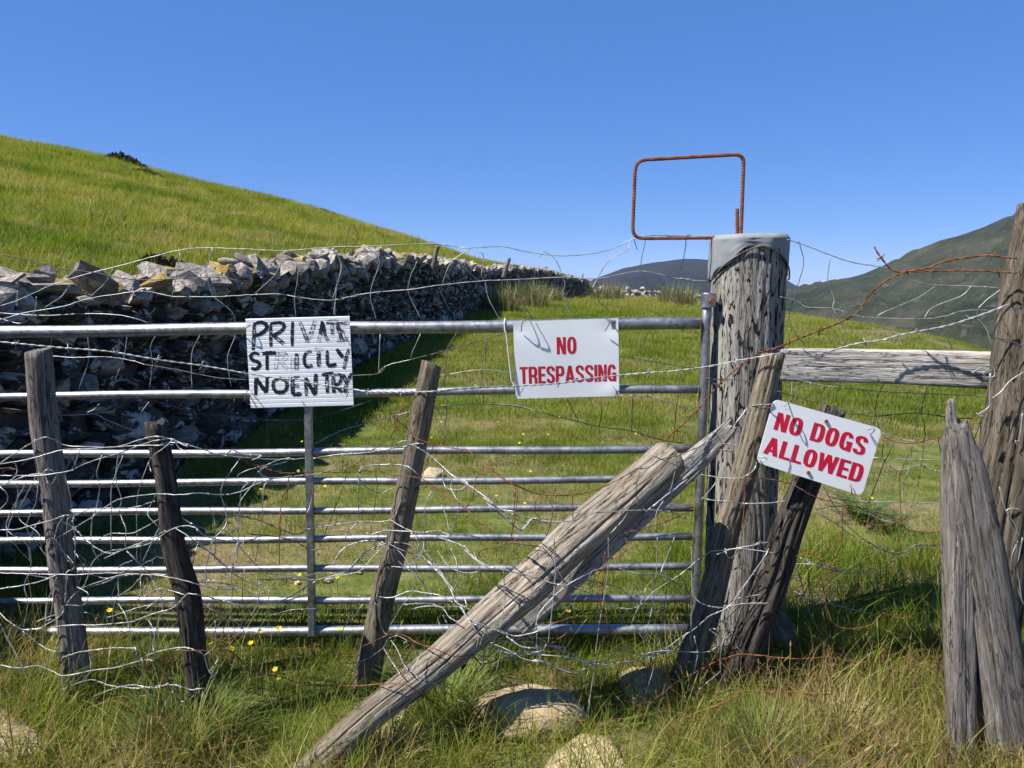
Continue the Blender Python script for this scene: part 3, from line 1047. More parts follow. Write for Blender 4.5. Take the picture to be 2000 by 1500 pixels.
# the big gatepost with its lead cap
def gatepost():
    Y = 2.74
    root = empty("gatepost", (at(1441, 1262, Y).x, Y, 0))
    a = at(1440, 1270, Y); b = at(1463, 474, Y)
    d = (b - a).normalized()
    R0 = 0.134
    timber("trunk", [(a - d * 0.3, R0 * 1.02), (a, R0 * 0.985), ((a + b) / 2, R0 * 0.97), (b, R0)], M['wood_post'], root, seed=2, cracks=18, nl=150, ns=150, rough=0.028, crack_depth=0.045, crack_w=0.028, fine=0.009)
    # lead cap: a sheet dressed over the top, its edge hanging in a scallop
    ns, nv = 72, 14
    V, F = [], []
    for j in range(nv + 1):
        t = j / nv
        for k in range(ns):
            th = 2 * math.pi * k / ns
            dth = (th + math.pi) % (2 * math.pi) - math.pi
            drop = 0.026 + 0.115 * min(1.0, abs(dth) / 1.35) ** 1.5 + 0.010 * math.sin(th * 7 + 1)
            s = 0.012 - drop * t
            rad = R0 * (1.045 - 0.02 * t) + 0.005 * float(fbm(math.cos(th) * 4, math.sin(th) * 4, t * 2.5, seed=9, o=4)) + 0.005 * t * math.sin(th * 9)
            c = b + d * s
            V.append(c + Vector((math.sin(th) * rad, -math.cos(th) * rad, 0)))
    for j in range(nv):
        for k in range(ns):
            q = j * ns + k; w = j * ns + (k + 1) % ns
            F.append((q, q + ns, w + ns, w))
    ci = []
    for fr_, up in ((0.93, 0.012), (0.6, 0.017), (0.25, 0.016)):
        cur = []
        for k in range(ns):
            th = 2 * math.pi * k / ns
            rad = R0 * 1.045 * fr_
            cur.append(len(V))
            V.append(b + d * (0.012 + up + 0.006 * float(fbm(math.cos(th) * 2 * fr_, math.sin(th) * 2 * fr_, seed=14, o=2))) + Vector((math.sin(th) * rad, -math.cos(th) * rad, 0)))
        prev = list(range(ns)) if not ci else ci
        for k in range(ns):
            F.append((prev[k], prev[(k + 1) % ns], cur[(k + 1) % ns], cur[k]))
        ci = cur
    F.append(tuple(ci))
    capo = mesh_obj("lead_cap", V, F, M['lead'], root, True)
    so = capo.modifiers.new("thick", 'SOLIDIFY'); so.thickness = 0.003; so.offset = 0
    # cord that ties the sheet down along the scallop
    path = []
    for k in range(-26, 27):
        dth = k / 26 * 1.45
        drop = 0.026 + 0.115 * min(1.0, abs(dth) / 1.35) ** 1.5
        path.append(b + d * (0.012 - drop - 0.004) + Vector((math.sin(dth) * R0 * 1.06, -math.cos(dth) * R0 * 1.06, 0)))
    tube("binding_wire", path, 0.003, M['wire_dark'], root)
    # hinge hook on the post's side, with its bolt
    tag(root, "massive cracked grey gatepost with a lead sheet over its top", "post")
    return root
gatepost()

# ------------------------------------------------------------------ the gate
GY = 2.68
def gate():
    root = empty("field_gate", (at(690, 1250, GY).x, GY, 0.05))
    tag(root, "galvanised nine-bar metal field gate closed across the opening", "gate")
    left = [648, 775, 888, 945, 1002, 1057, 1114, 1174, 1236]
    right = [632, 759, 876, 935, 991, 1047, 1107, 1169, 1228]
    rad = [0.0225, 0.0155, 0.0150, 0.0140, 0.0140, 0.0140, 0.0140, 0.0145, 0.0195]
    for k in range(9):
        sl = (right[k] - left[k]) / 1375.0
        b = at(1366 - (right[k] - 632) * 0.035, right[k], GY)
        a = at(-420, left[k] - 420 * sl, GY)
        n = 40
        path = [a.lerp(b, i / n) + Vector((0, 0, 0.0025 * math.sin(i * 0.37 + k * 2))) for i in range(n + 1)]
        o = tube("top_rail" if k == 0 else "rail", path, rad[k], M['galv'], root, 20)
    xs_ = at(1381, 572, GY).x
    zt, zb = at(1381, 572, GY).z, at(1357, 1240, GY).z
    tube("hinge_stile", [Vector((xs_, GY, zt - (zt - zb) * i / 12)) for i in range(13)], 0.0165, M['galv'], root, 20)
    # flat upright brace
    bt, bb = at(602, 665, GY), at(612, 1238, GY)
    c = (bt + bb) / 2; c.y = GY - 0.014
    h = (bt - bb) / 2; h.y = 0
    v, f = box_vf(c, (0.0135, 0, 0), (0, 0.012, 0), h)
    o = mesh_obj("brace", v, f, M['galv'], root)
    bv = o.modifiers.new("b", 'BEVEL'); bv.width = 0.003; bv.segments = 2
    # hinge eye with plate and rusty bolt
    c = at(1380, 587, GY)
    v, f = tube_vf([Vector((xs_, GY, c.z + 0.024)), Vector((xs_, GY, c.z - 0.024))], 0.0225, 20)
    hg = mesh_obj("hinge_eye", v, f, M['galv'], root)
    c = at(1391, 586, GY - 0.02)
    v, f = box_vf(c, (0.0125, 0, 0), (0, 0.004, 0), (0, 0, 0.023))
    pl = mesh_obj("hinge_plate", v, f, M['galv'], root)
    b0 = at(1389, 588, GY - 0.025)
    v, f = tube_vf([b0, b0 + Vector((0, -0.016, 0))], 0.010, 6)
    bo = mesh_obj("bolt", v, f, M['rust_bolt'], hg)
    return root
gate()

# ------------------------------------------------------------------ stakes, plank, logs
stake("fence_stake", (153, 1372), (75, 684), 2.30, 0.043, 0.037, M['wood_grey'], "tall grey round stake at far left in front of the gate", seed=21, cracks=7, cut=(0.15, -0.1))
stake("fence_stake", (398, 1405), (303, 826), 2.18, 0.040, 0.031, M['wood_dark'], "short dark cracked stake, second from left, wrapped in netting", seed=23, cracks=9, crack_depth=0.42, rough=0.14, ragged=0.015, bend=0.01)
stake("fence_stake", (722, 1300), (843, 711), 2.44, 0.047, 0.034, M['wood_brown'], "brown round stake leaning right in the middle of the gate", seed=25, cracks=5, cut=(-0.2, 0.25))
stake("fence_stake", (1341, 1315), (1510, 692), 2.44, 0.048, 0.038, M['wood_brown'], "leaning round stake crossing in front of the big gatepost", seed=27, cracks=5, rough=0.10, bend=0.015, cut=(0.1, 0.2))
stake("fence_stake", (1428, 1345), (1628, 797), 2.42, 0.058, 0.042, M['wood_dark'], "dark cracked stake leaning right, carrying the dog sign", seed=29, cracks=11, crack_depth=0.45, rough=0.13, ragged=0.02)

# diagonal log propped against the gatepost
A = at(575, 1530, 1.93); B = at(1008, 1160, 2.19); C_ = at(1308, 893, 2.40)
lg = timber("propped_log", [(A - (B - A).normalized() * 0.1, 0.039), (A, 0.041), (A.lerp(B, 0.35) + Vector((0, 0, 0.012)), 0.045), (A.lerp(B, 0.65) + Vector((0, 0, -0.006)), 0.050), (B, 0.064), (B.lerp(C_, 0.35) + Vector((0, 0, 0.008)), 0.063), (B.lerp(C_, 0.7), 0.068), (C_, 0.066)], M['wood_log'], None, seed=33, cracks=12, nl=130, ns=120, rough=0.12, crack_depth=0.15, crack_w=0.035,
            knots=((0.58, -0.6, 0.04, -0.30), (0.61, 0.3, 0.05, 0.26), (0.64, -0.4, 0.025, 0.22), (0.69, 0.1, 0.03, 0.14), (0.40, -0.2, 0.03, 0.12), (0.52, 0.5, 0.03, 0.15), (0.82, -0.3, 0.03, -0.14)), cut=(0.0, 0.12), ragged=0.004)
tag(lg, "thick bleached log propped diagonally across the right of the gate", "log")
A = at(1010, 1225, 2.30); B = at(1430, 833, 2.52)
sp = timber("split_rail", [(A, 0.040), (A.lerp(B, 0.5), 0.046), (A.lerp(B, 0.8), 0.044), (B, 0.026)], M['wood_plank'], None, sect=(1.0, 0.55, 3.5), seed=35, cracks=8, nl=70, ns=56, rough=0.10, crack_depth=0.35, ragged=0.035)
tag(sp, "white splintered rail lying behind the thick diagonal log", "rail")

# plank between gatepost and right-hand post
A = at(1512, 712, 2.66); B = at(1960, 724, 2.50)
pk = timber("cross_plank", [(A, 0.062), (A.lerp(B, 0.5) + Vector((0, 0, 0.004)), 0.062), (B, 0.066)], M['wood_plank'], None, sect=(0.95, 0.42, 9), seed=37, cracks=6, nl=80, ns=88, rough=0.02, crack_depth=0.10)
tag(pk, "pale weathered plank fixed between the gatepost and right-hand post", "plank")

# right-hand post, behind the split one
stake("fence_post", (1908, 1330), (2042, 400), 2.38, 0.108, 0.075, M['wood_old'], "stout upright post at the right edge behind the split post", seed=39, cracks=9, crack_depth=0.3, ns=72, nl=80)
# split post at the right
def split_post():
    Y = 1.99
    root = empty("split_post", (at(1880, 1490, Y).x, Y, 0))
    tag(root, "bleached split post with pointed top at the right front", "post")
    m1 = mpp(Y, 1100)
    p = [(at(1878, 1560, Y), 24 * m1), (at(1877, 1480, Y), 24 * m1), (at(1874, 1250, Y), 26 * m1), (at(1872, 1000, Y), 28 * m1), (at(1868, 890, Y), 23 * m1), (at(1866, 850, Y), 19 * m1), (at(1858, 826, Y), 9 * m1), (at(1857, 805, Y), 7.5 * m1), (at(1856, 781, Y), 5 * m1)]
    timber("post_half", p, M['wood_split'], root, sect=(1, 0.8, 4), seed=41, cracks=6, nl=110, ns=90, rough=0.10, crack_depth=0.2, crack_w=0.04, ragged=0.01)
    p = [(at(1990, 1570, Y), 48 * m1), (at(1976, 1480, Y), 47 * m1), (at(1941, 1250, Y), 45 * m1), (at(1909, 1060, Y), 42 * m1), (at(1888, 930, Y), 34 * m1), (at(1878, 860, Y), 21 * m1), (at(1879, 826, Y), 11 * m1)]
    timber("post_half", p, M['wood_split'], root, sect=(1, 0.68, 3.4), seed=43, cracks=10, nl=110, ns=100, rough=0.10, crack_depth=0.22, crack_w=0.035, ragged=0.02, knots=((0.42, -0.3, 0.03, 0.10),))
split_post()

# small stakes stuck in the far wall, and a bent rod
o = stake("wall_stake", (846, 520), (855, 480), 15.0, 0.05, 0.045, M['wood_grey'], "short grey stake stuck in the wall top, nearer of two", seed=45, nl=14, ns=18)
o = stake("wall_stake", (986, 533), (995, 504), 26.0, 0.075, 0.06, M['wood_grey'], "short grey stake stuck in the wall top, farther of two", seed=46, nl=14, ns=18)
o = stake("far_post", (1138, 555), (1138, 534), 56.0, 0.05, 0.05, M['wood_grey'], "thin far fence post where the wall meets the horizon", seed=47, nl=10, ns=12)
pr = [at(x, y_, 9.6) for x, y_ in ((672, 496), (678, 466), (686, 439), (694, 447), (699, 462), (688, 492))]
tag(tube("bent_rod", catmull(pr, 4), 0.006, M['rebar']), "thin rusty bent rod sticking up from the wall top", "rod")

# reinforcing-bar loop tied on top of the gatepost
def rebar_loop():
    Y = 2.72
    cs = [((1241, 313), 22), ((1453, 301), 16), ((1447, 463), 10), ((1235, 466), 22)]
    path = []
    pts = [Vector(c) for c, _ in cs]
    start = Vector((1440, 408)); 
    seq = [start, Vector((1440, 450))]
    # tail, then along the bottom, up the left side, over the top and down the right side
    def corner(p, prv, nxt, r):
        d1 = (prv - p).normalized(); d2 = (nxt - p).normalized()
        a, b = p + d1 * r, p + d2 * r
        return [a.lerp(p, t).lerp(p.lerp(b, t), t) for t in (0, .25, .5, .75, 1)]
    seq += corner(Vector((1440, 464)), Vector((1440, 408)), pts[3], 12)
    seq += corner(pts[3], pts[2], pts[0], 22)
    seq += corner(pts[0], pts[3], pts[1], 22)
    seq += corner(pts[1], pts[0], pts[2], 18)
    seq += [Vector((1447, 462))]
    P = []
    for i, q in enumerate(seq):
        P.append(at(q.x, q.y, Y + (0.012 if i < 4 else 0)))
    # resample finely and raise ribs along the bar
    S = [0]
    for i in range(len(P) - 1):
        S.append(S[-1] + (P[i + 1] - P[i]).length)
    n = int(S[-1] / 0.0035)
    Q = []
    for k in range(n + 1):
        s = S[-1] * k / n
        Q.append(Vector([float(np.interp(s, S, [p[j] for p in P])) for j in range(3)]))
    V, F = [], []
    tube_vf(Q, lambda t: 0.0062 + (0.0011 if int(t * n) % 3 == 0 else 0.0), 8, True, V, F)
    o = mesh_obj("rebar_loop", V, F, M['rebar'], None, False)
    tag(o, "rusty square loop of reinforcing bar standing on the gatepost", "metal loop")
rebar_loop()

# ------------------------------------------------------------------ signs
def glyph_strokes(ch, A, B):
    """pieces of a bold condensed letter in a box of height 1; returns (width, list of quads)"""
    Q = []
    def rect(x0, y0, x1, y1):
        Q.append([(x0, y0), (x1, y0), (x1, y1), (x0, y1)])
    def stroke(path, closed=False):
        n = len(path)
        L_, R_ = [], []
        for i in range(n):
            p0 = path[(i - 1) % n] if (closed or i) else path[0]
            p1 = path[(i + 1) % n] if (closed or i < n - 1) else path[-1]
            tx, ty = p1[0] - p0[0], p1[1] - p0[1]
            l = math.hypot(tx, ty) or 1
            nx_, ny_ = -ty / l, tx / l
            L_.append((path[i][0] + nx_ * A / 2, path[i][1] + ny_ * B / 2))
            R_.append((path[i][0] - nx_ * A / 2, path[i][1] - ny_ * B / 2))
        for i in range(n if closed else n - 1):
            j = (i + 1) % n
            Q.append([R_[i], R_[j], L_[j], L_[i]])
    def arc(cx, cy, rx, ry, a0, a1, n=14, q=2.5):
        out = []
        for k in range(n + 1):
            a = math.radians(a0 + (a1 - a0) * k / n)
            c, s = math.cos(a), math.sin(a)
            out.append((cx + rx * math.copysign(abs(c) ** (2 / q), c), cy + ry * math.copysign(abs(s) ** (2 / q), s)))
        return out
    w = 0.48
    if ch == 'O':
        stroke(arc(w / 2, 0.5, w / 2 - A / 2, 0.5 - B / 2, 0, 360, 48)[:-1], True)
    elif ch == 'N':
        rect(0, 0, A * 0.92, 1); rect(w - A * 0.92, 0, w, 1)
        Q.append([(w - A * 1.1, 0), (w - A * 0.2, 0), (A * 1.1, 1), (A * 0.2, 1)])
    elif ch == 'T':
        w = 0.45
        rect(0, 1 - B, w, 1); rect(w / 2 - A / 2, 0, w / 2 + A / 2, 1 - B)
    elif ch == 'E':
        w = 0.41
        rect(0, 0, A, 1); rect(A, 0, w, B); rect(A, 1 - B, w, 1); rect(A, 0.5 - B / 2, w * 0.93, 0.5 + B / 2)
    elif ch == 'L':
        w = 0.40
        rect(0, 0, A, 1); rect(A, 0, w, B)
    elif ch == 'I':
        w = A
        rect(0, 0, A, 1)
    elif ch in 'PR':
        rect(0, 0, A, 1)
        top, bot = 1 - B / 2, 0.46
        stroke([(A * 0.9, top)] + arc(w - A / 2 - 0.10, (top + bot) / 2, 0.10, (top - bot) / 2, 90, -90, 16, 2.6) + [(A * 0.9, bot)])
        if ch == 'R':
            w = 0.49
            stroke([(A * 1.2, 0.46 - B * 0.2), (w - A * 0.9, 0.42), (w - A * 0.56, 0.30), (w - A * 0.54, 0.10), (w - A * 0.45, 0.0)])
    elif ch == 'D':
        rect(0, 0, A, 1)
        stroke([(A * 0.9, 1 - B / 2)] + arc(w - A / 2 - 0.13, 0.5, 0.13, 0.5 - B / 2, 90, -90, 22, 2.6) + [(A * 0.9, B / 2)])
    elif ch == 'S':
        rx = w / 2 - A / 2
        p = arc(w / 2, 0.745, rx, 0.255 - B / 2, -5, 180, 18) 
        p += [(A / 2 + 0.03, 0.62), (w / 2 - 0.02, 0.52), (w - A / 2 - 0.03, 0.40)]
        p += arc(w / 2, 0.255, rx, 0.255 - B / 2, 0, -180, 18)
        stroke(p)
    elif ch == 'G':
        rx = w / 2 - A / 2
        p = arc(w / 2, 0.5, rx, 0.5 - B / 2, 25, 180, 20) + arc(w / 2, 0.5, rx, 0.5 - B / 2, 180, 350, 22)[1:]
        stroke(p)
        rect(w / 2 + 0.01, 0.52 - B, w, 0.52); rect(w - A, 0.0, w, 0.52 - B)
    elif ch == 'A':
        w = 0.54
        Q.append([(0, 0), (A * 1.02, 0), (w / 2 + A * 0.42, 1), (w / 2 - A * 0.55, 1)])
        Q.append([(w - A * 1.02, 0), (w, 0), (w / 2 + A * 0.55, 1), (w / 2 - A * 0.42, 1)])
        rect(w * 0.24, 0.18, w * 0.76, 0.18 + B)
    elif ch == 'W':
        w = 0.74
        a = A * 0.92
        for (x0, x1) in ((a * .5 + .10, a * .5), (a * .5 + .10, w / 2), (w - a * .5 - .10, w / 2), (w - a * .5 - .10, w - a * .5)):
            Q.append([(x0 - a / 2, 0), (x0 + a / 2, 0), (x1 + a / 2, 1), (x1 - a / 2, 1)])
    return w, Q

class Sign:
    def __init__(self, corners, Y, bow=0.0, dY=(0, 0, 0, 0)):
        self.c = [at(p[0], p[1], Y + d) for p, d in zip(corners, dY)]
        self.n = (self.c[3] - self.c[0]).cross(self.c[1] - self.c[0]).normalized()
        if self.n.y > 0:
            self.n = -self.n
        self.bow = bow
    def surf(self, u, v, h=0.0):
        a = self.c[0].lerp(self.c[1], u); b = self.c[3].lerp(self.c[2], u)
        q = self.bow * (math.sin(u * 6.0 + 0.6) * 0.6 + math.sin(v * 4.0) * 0.5 - 1.2 * math.exp(-((u - 0.05) ** 2 + (v - 0.1) ** 2) / 0.01) - 1.2 * math.exp(-((u - 0.92) ** 2 + (v - 0.12) ** 2) / 0.01) + 1.8 * math.exp(-((u - 0.95) ** 2 + (v - 0.93) ** 2) / 0.012))
        return a.lerp(b, v) + self.n * (h + q)
    def lettering(self, text, u0, u1, v0, v1, mat, parent, A=0.19, B=0.145, gap=0.055, space=0.2, label=None, slant=0.0):
        W = 0; lay = []
        for ch in text:
            if ch == ' ':
                W += space; continue
            w, q = glyph_strokes(ch, A, B)
            lay.append((W, q)); W += w + gap
        W -= gap
        V, F = [], []
        pc = 0
        for x0, q in lay:
            for quad in q:
                pc += 1
                h = 0.0004 + 0.000012 * (pc % 17)
                i = len(V)
                for (gx_, gy_) in quad:
                    u = u0 + (x0 + gx_) / W * (u1 - u0)
                    v = v1 + (v0 - v1) * gy_ + slant * (u - u0)
                    V.append(self.surf(u, v, h))
                F.append((i, i + 1, i + 2, i + 3))
        o = mesh_obj("lettering", V, F, mat, parent)
        if label:
            o["label"] = label
        return o

def panel(name, sg, mat, parent, nu, nv, thick, prof=None):
    V, F = [], []
    for side in (0, 1):
        for j in range(nv + 1):
            for i in range(nu + 1):
                u, v = i / nu, j / nv
                h = (prof(u, v) if (prof and side == 0) else 0.0) - (thick if side else 0)
                V.append(sg.surf(u, v, h))
    k = (nu + 1) * (nv + 1)
    for side in (0, 1):
        for j in range(nv):
            for i in range(nu):
                a = side * k + j * (nu + 1) + i
                q = (a, a + nu + 1, a + nu + 2, a + 1)
                F.append(q if side == 0 else q[::-1])
    def edge(l):
        for a, b in zip(l[:-1], l[1:]):
            F.append((a, b, b + k, a + k))
    edge([i for i in range(nu + 1)]); edge([nv * (nu + 1) + i for i in range(nu + 1)][::-1])
    edge([j * (nu + 1) for j in range(nv + 1)][::-1]); edge([j * (nu + 1) + nu for j in range(nv + 1)])
    return mesh_obj(name, V, F, mat, parent)

# hand-painted corrugated board
Rg = {'A': (0, 240, .35), 'B': (650, 240, .35), 'C': (1300, 240, .35), 'D': (0, 650, .3), 'E': (450, 600, .3), 'F': (950, 600, .3), 'G': (1400, 600, .3), 'H': (0, 1050, .3), 'I': (500, 1050, .3), 'J': (900, 1050, .3), 'K': (1400, 1050, .3)}
def zp(reg, x, y_):
    a = Rg[reg]
    return a[0] + x * a[2], a[1] + y_ * a[2]

def sign_private():
    Y = GY - 0.034
    sg = Sign([(479.5, 623), (682.5, 617.5), (690.5, 792), (489.5, 797.5)], Y)
    root = empty("painted_sign", sg.surf(0.5, 1.0))
    tag(root, "white corrugated board hand-painted PRIVATE STRICTLY NOENTRY in black", "sign")
    nr = 21
    def ribs(u, v):
        t = (v * nr) % 1.0
        return -0.0016 if (t < 0.12 or t > 0.88) else 0.0
    panel("board", sg, M['sign_board'], root, 6, nr * 8, 0.004, ribs)
    rows = [
      (0, [(.30, "155,108 153,180 148,278"), (.08, "150,112 195,98 232,112 234,140 205,168 158,186"), (.30, "263,105 262,180 264,258"), (.12, "262,106 320,100 350,118 335,150 300,172 268,184"), (.35, "278,184 315,212 352,240"),
           (.28, "405,92 402,170 402,252"), (.55, "452,94 478,160 500,225"), (.62, "500,225 528,160 552,86"), (.10, "596,92 590,140 580,160"), (.62, "588,150 580,200 572,228"), (.15, "598,95 606,135 612,160"), (.5, "610,160 622,195 638,222"), (.66, "580,170 625,166"),
           (.5, "622,98 665,93 706,92"), (.62, "664,98 662,140 664,180"), (.40, "692,104 708,150 724,215"), (.6, "700,110 740,104 772,102"), (.62, "712,160 745,158"), (.55, "690,215 730,212 768,205")]),
      (1, [(.08, "188,306 155,298 132,318 146,344 182,358 190,382 165,402 136,396"), (.05, "206,302 250,298 297,298"), (.12, "240,302 238,350 240,408"), (.72, "306,310 300,360 294,406"), (.68, "308,306 352,302 362,324 340,345 305,350"), (.72, "322,352 350,380 376,402"),
           (.60, "408,312 405,360 404,404"), (.42, "430,300 432,350 430,406"), (.22, "528,286 495,296 480,330 484,368 500,386 535,378"), (.62, "548,276 578,272 606,272"), (.36, "575,282 574,330 575,386"), (.28, "630,280 630,330 632,380"), (.3, "632,380 660,378 690,370"), (.12, "692,272 712,300 732,325"), (.40, "772,266 756,320 738,400")]),
      (2, [(.10, "165,572 165,510 166,458"), (.08, "168,460 200,510 234,556"), (.20, "236,556 238,500 238,448"), (.22, "322,460 284,480 280,520 300,550 340,552 366,525 362,482 322,460"), (.36, "404,456 404,510 406,570"), (.36, "404,462 450,456"), (.45, "404,512 448,508"), (.30, "406,568 462,564"),
           (.40, "495,578 492,520 490,458"), (.10, "492,460 520,515 550,572"), (.30, "552,570 554,500 556,432"), (.24, "594,440 630,434 672,426"), (.35, "628,440 628,500 632,556"), (.34, "668,440 670,500 674,556"), (.30, "670,442 712,438 722,466 705,494 676,504"), (.34, "682,504 705,530 726,552"), (.30, "732,436 745,465 756,492"), (.30, "788,428 772,462 757,492"), (.34, "757,492 750,525 744,556")])]
    mp = mpp(Y, 700) * 0.3
    for ri, strokes in rows:
        V, F, Wr, Ed = [], [], [], []
        for si, (wear, txt) in enumerate(strokes):
            pts = [tuple(float(a) for a in p.split(',')) for p in txt.split()]
            P3 = catmull([Vector((a, b, 0)) for a, b in pts], 8)
            hw = (11.5 if ri == 0 else 11.8) * (1.0 + 0.12 * math.sin(si * 2.1))
            n = len(P3)
            b0 = len(V)
            for i in range(n):
                t = (P3[min(i + 1, n - 1)] - P3[max(i - 1, 0)]).normalized()
                nn = Vector((-t.y, t.x, 0))
                ew = hw * (0.75 + 0.25 * min(1, 3 * i / n, 3 * (n - 1 - i) / n + 0.3)) * (1 + 0.10 * math.sin(i * 1.3 + si))
                for j, (kk, e) in enumerate(((-1, 1.0), (-0.55, 0.1), (0, 0.0), (0.55, 0.1), (1, 1.0))):
                    q = P3[i] + nn * ew * kk
                    px, py = zp('E', q.x, q.y)
                    p = at(px, py, Y)
                    p.y = sg.c[0].y
                    V.append(p + sg.n * (0.0006 + 0.00003 * si))
                    Ed.append(e); Wr.append(wear)
            for i in range(n - 1):
                for j in range(4):
                    a = b0 + i * 5 + j
                    F.append((a, a + 1, a + 6, a + 5))
        o = mesh_obj("painted_lettering", V, F, M['paint'], root, False, {'wear': ('FLOAT', 'POINT', Wr), 'edge': ('FLOAT', 'POINT', Ed)})
        o["label"] = ["worn black brush lettering PRIVATE", "worn black brush lettering STRICTLY", "black brush lettering NOENTRY"][ri]
    # ties of dark and rusty wire at the corners
    def tie(pts, mat, r=0.0016):
        tube("tie", catmull([sg_pt(p) for p in pts], 5), r, mat, root)
    def sg_pt(p):
        px, py = zp('E', p[0], p[1])
        return at(px, py, Y - 0.006 - p[2])
    tie([(130, 112, .0), (100, 140, .012), (85, 175, .0), (72, 195, -.03)], M['wire_dark'])
    tie([(690, 100, .0), (690, 140, .014), (720, 190, .018), (745, 215, .01)], M['wire_dark'])
    tie([(120, 540, -.02), (100, 560, .004), (98, 610, .010), (118, 632, .0), (130, 630, -.02)], M['wire_rust'], 0.002)
    tie([(135, 555, .004), (165, 590, .012), (185, 610, .006)], M['wire_dark'])
    tie([(770, 545, .004), (755, 590, .012)], M['wire_dark'])
    v, f = tube_vf([at(590, 785, Y - .001), at(590, 785, Y - .004)], 0.0022, 8)
    mesh_obj("nail_head", v, f, M['wire_dark'], root)
sign_private()

def sign_trespass():
    Y = GY - 0.032
    sg = Sign([(1002, 628.5), (1207.5, 621.5), (1209.5, 773.5), (1007.5, 779)], Y, 0.0016, (0, 0.004, 0.009, 0.006))
    root = empty("warning_sign", sg.surf(0.5, 1.0))
    tag(root, "white plastic sign on the gate reading NO TRESPASSING in red", "sign")
    panel("sheet", sg, M['sign_white'], root, 40, 30, 0.0016)
    sg.lettering("NO", 0.408, 0.597, 0.215, 0.437, M['red'], root, A=0.168, B=0.132, gap=0.06, label="red word NO")
    sg.lettering("TRESPASSING", 0.046, 0.972, 0.585, 0.805, M['red'], root, A=0.168, B=0.132, gap=0.045, label="red word TRESPASSING")
    # small barcode sticker print
    V, F = [], []
    r = random.Random(3)
    vv = 0.02
    while vv < 0.135:
        h = r.choice([0.0022, 0.0045, 0.007])
        i = len(V)
        V += [sg.surf(0.935, vv, 0.0009), sg.surf(0.975, vv, 0.0009), sg.surf(0.975, vv + h, 0.0009), sg.surf(0.935, vv + h, 0.0009)]
        F.append((i, i + 3, i + 2, i + 1))
        vv += h + r.choice([0.003, 0.005])
    mesh_obj("barcode", V, F, M['black_print'], root)["label"] = "tiny black barcode in the top corner"
    def pt(x, y_, d):
        px, py = zp('F', x, y_)
        return at(px, py, Y - 0.004 - d)
    for pts in ([(228, 158, 0), (232, 110, .016), (255, 82, .012), (300, 72, -.02)], [(235, 95, .02), (280, 78, .022), (305, 78, .0)], [(772, 156, 0), (796, 115, .014), (802, 80, .012), (790, 62, -.02)], [(745, 64, -.02), (800, 60, .006)],
                [(242, 525, 0), (220, 560, .010), (190, 580, .006), (185, 572, -.02)], [(190, 575, .004), (200, 612, .004)], [(825, 515, 0), (845, 545, .012), (862, 545, .004), (855, 570, .006)], [(848, 545, .01), (840, 590, .006)], [(850, 545, .01), (858, 598, .006)]):
        tube("tie", catmull([pt(*p) for p in pts], 6), 0.0016, M['tie_dark'], root)
    # white cable tie beside the sign
    P = [pt(118, 92, .002), pt(121, 160, .003), pt(128, 175, .003), pt(146, 330, .001), pt(166, 505, .000)]
    o = tube("cable_tie", catmull(P, 5), 0.0026, M['tie'])
    tag(o, "long white cable tie hanging from the top rail beside the red-lettered sign", "cable tie")
    c = at(*zp('F', 120, 122), GY)
    ring = [Vector((c.x, GY + 0.0255 * math.sin(a), c.z + 0.0255 * math.cos(a))) for a in [2 * math.pi * k / 20 for k in range(21)]]
    tube("loop", ring, 0.0026, M['tie'], o)
sign_trespass()

def sign_dogs():
    Y = 2.345
    cs = [(1512, 779), (1723, 838), (1683.5, 968.5), (1477, 903)]
    sg = Sign(cs, Y)
    root = empty("dog_sign", sg.surf(0.5, 1.0))
    tag(root, "tilted white sign with rounded corners reading NO DOGS ALLOWED", "sign")
    ar = ((sg.c[1] - sg.c[0]).length) / ((sg.c[3] - sg.c[0]).length)
    ru = 0.05; rv = ru * ar
    out = []
    for (cu, cv, a0) in ((1 - ru, rv, 90), (1 - ru, 1 - rv, 0), (ru, 1 - rv, -90), (ru, rv, -180)):
        for k in range(7):
            a = math.radians(a0 - 90 * k / 6)
            out.append((cu + ru * math.cos(a), cv - rv * math.sin(a)))
    V = [sg.surf(u, v, 0) for u, v in out] + [sg.surf(u, v, -0.003) for u, v in out]
    n = len(out)
    F = [tuple(range(n))[::-1], tuple(range(n, 2 * n))] + [(i, (i + 1) % n, n + (i + 1) % n, n + i) for i in range(n)]
    mesh_obj("sheet", V, F, M['sign_white'], root)
    sg.lettering("NO", 0.066, 0.313, 0.172, 0.443, M['red_bright'], root, A=0.178, B=0.145, gap=0.06, label="red word NO")
    sg.lettering("DOGS", 0.400, 0.913, 0.172, 0.443, M['red_bright'], root, A=0.178, B=0.145, gap=0.06, label="red word DOGS")
    sg.lettering("ALLOWED", 0.034, 0.950, 0.566, 0.832, M['red_bright'], root, A=0.178, B=0.145, gap=0.045, label="red word ALLOWED")
    for (x, y_) in ((711, 742), (595, 1075)):
        p = at(*zp('G', x, y_), Y)
        v, f = tube_vf([p, p + Vector((0, -0.005, 0))], 0.0058, 10)
        mesh_obj("screw", v, f, M['rust_bolt'], root)
    def pt(x, y_, d):
        px, py = zp('G', x, y_)
        return at(px, py, Y - 0.004 - d)
    for pts, mm in (([(470, 615, -.01), (440, 650, .02), (455, 668, .028), (468, 645, .02), (440, 640, .01)], 'wire'), ([(985, 800, 0), (1010, 790, .022), (1028, 800, .02), (1000, 825, .008), (990, 812, 0)], 'wire'),
                    ([(265, 975, 0), (300, 975, .012), (328, 990, .014), (300, 1000, .01), (270, 985, 0)], 'wire'), ([(872, 1150, 0), (875, 1180, .014), (878, 1218, .01), (850, 1225, 0)], 'wire_rust')):
        tube("tie", catmull([pt(*p) for p in pts], 6), 0.0017, M[mm], root)
sign_dogs()
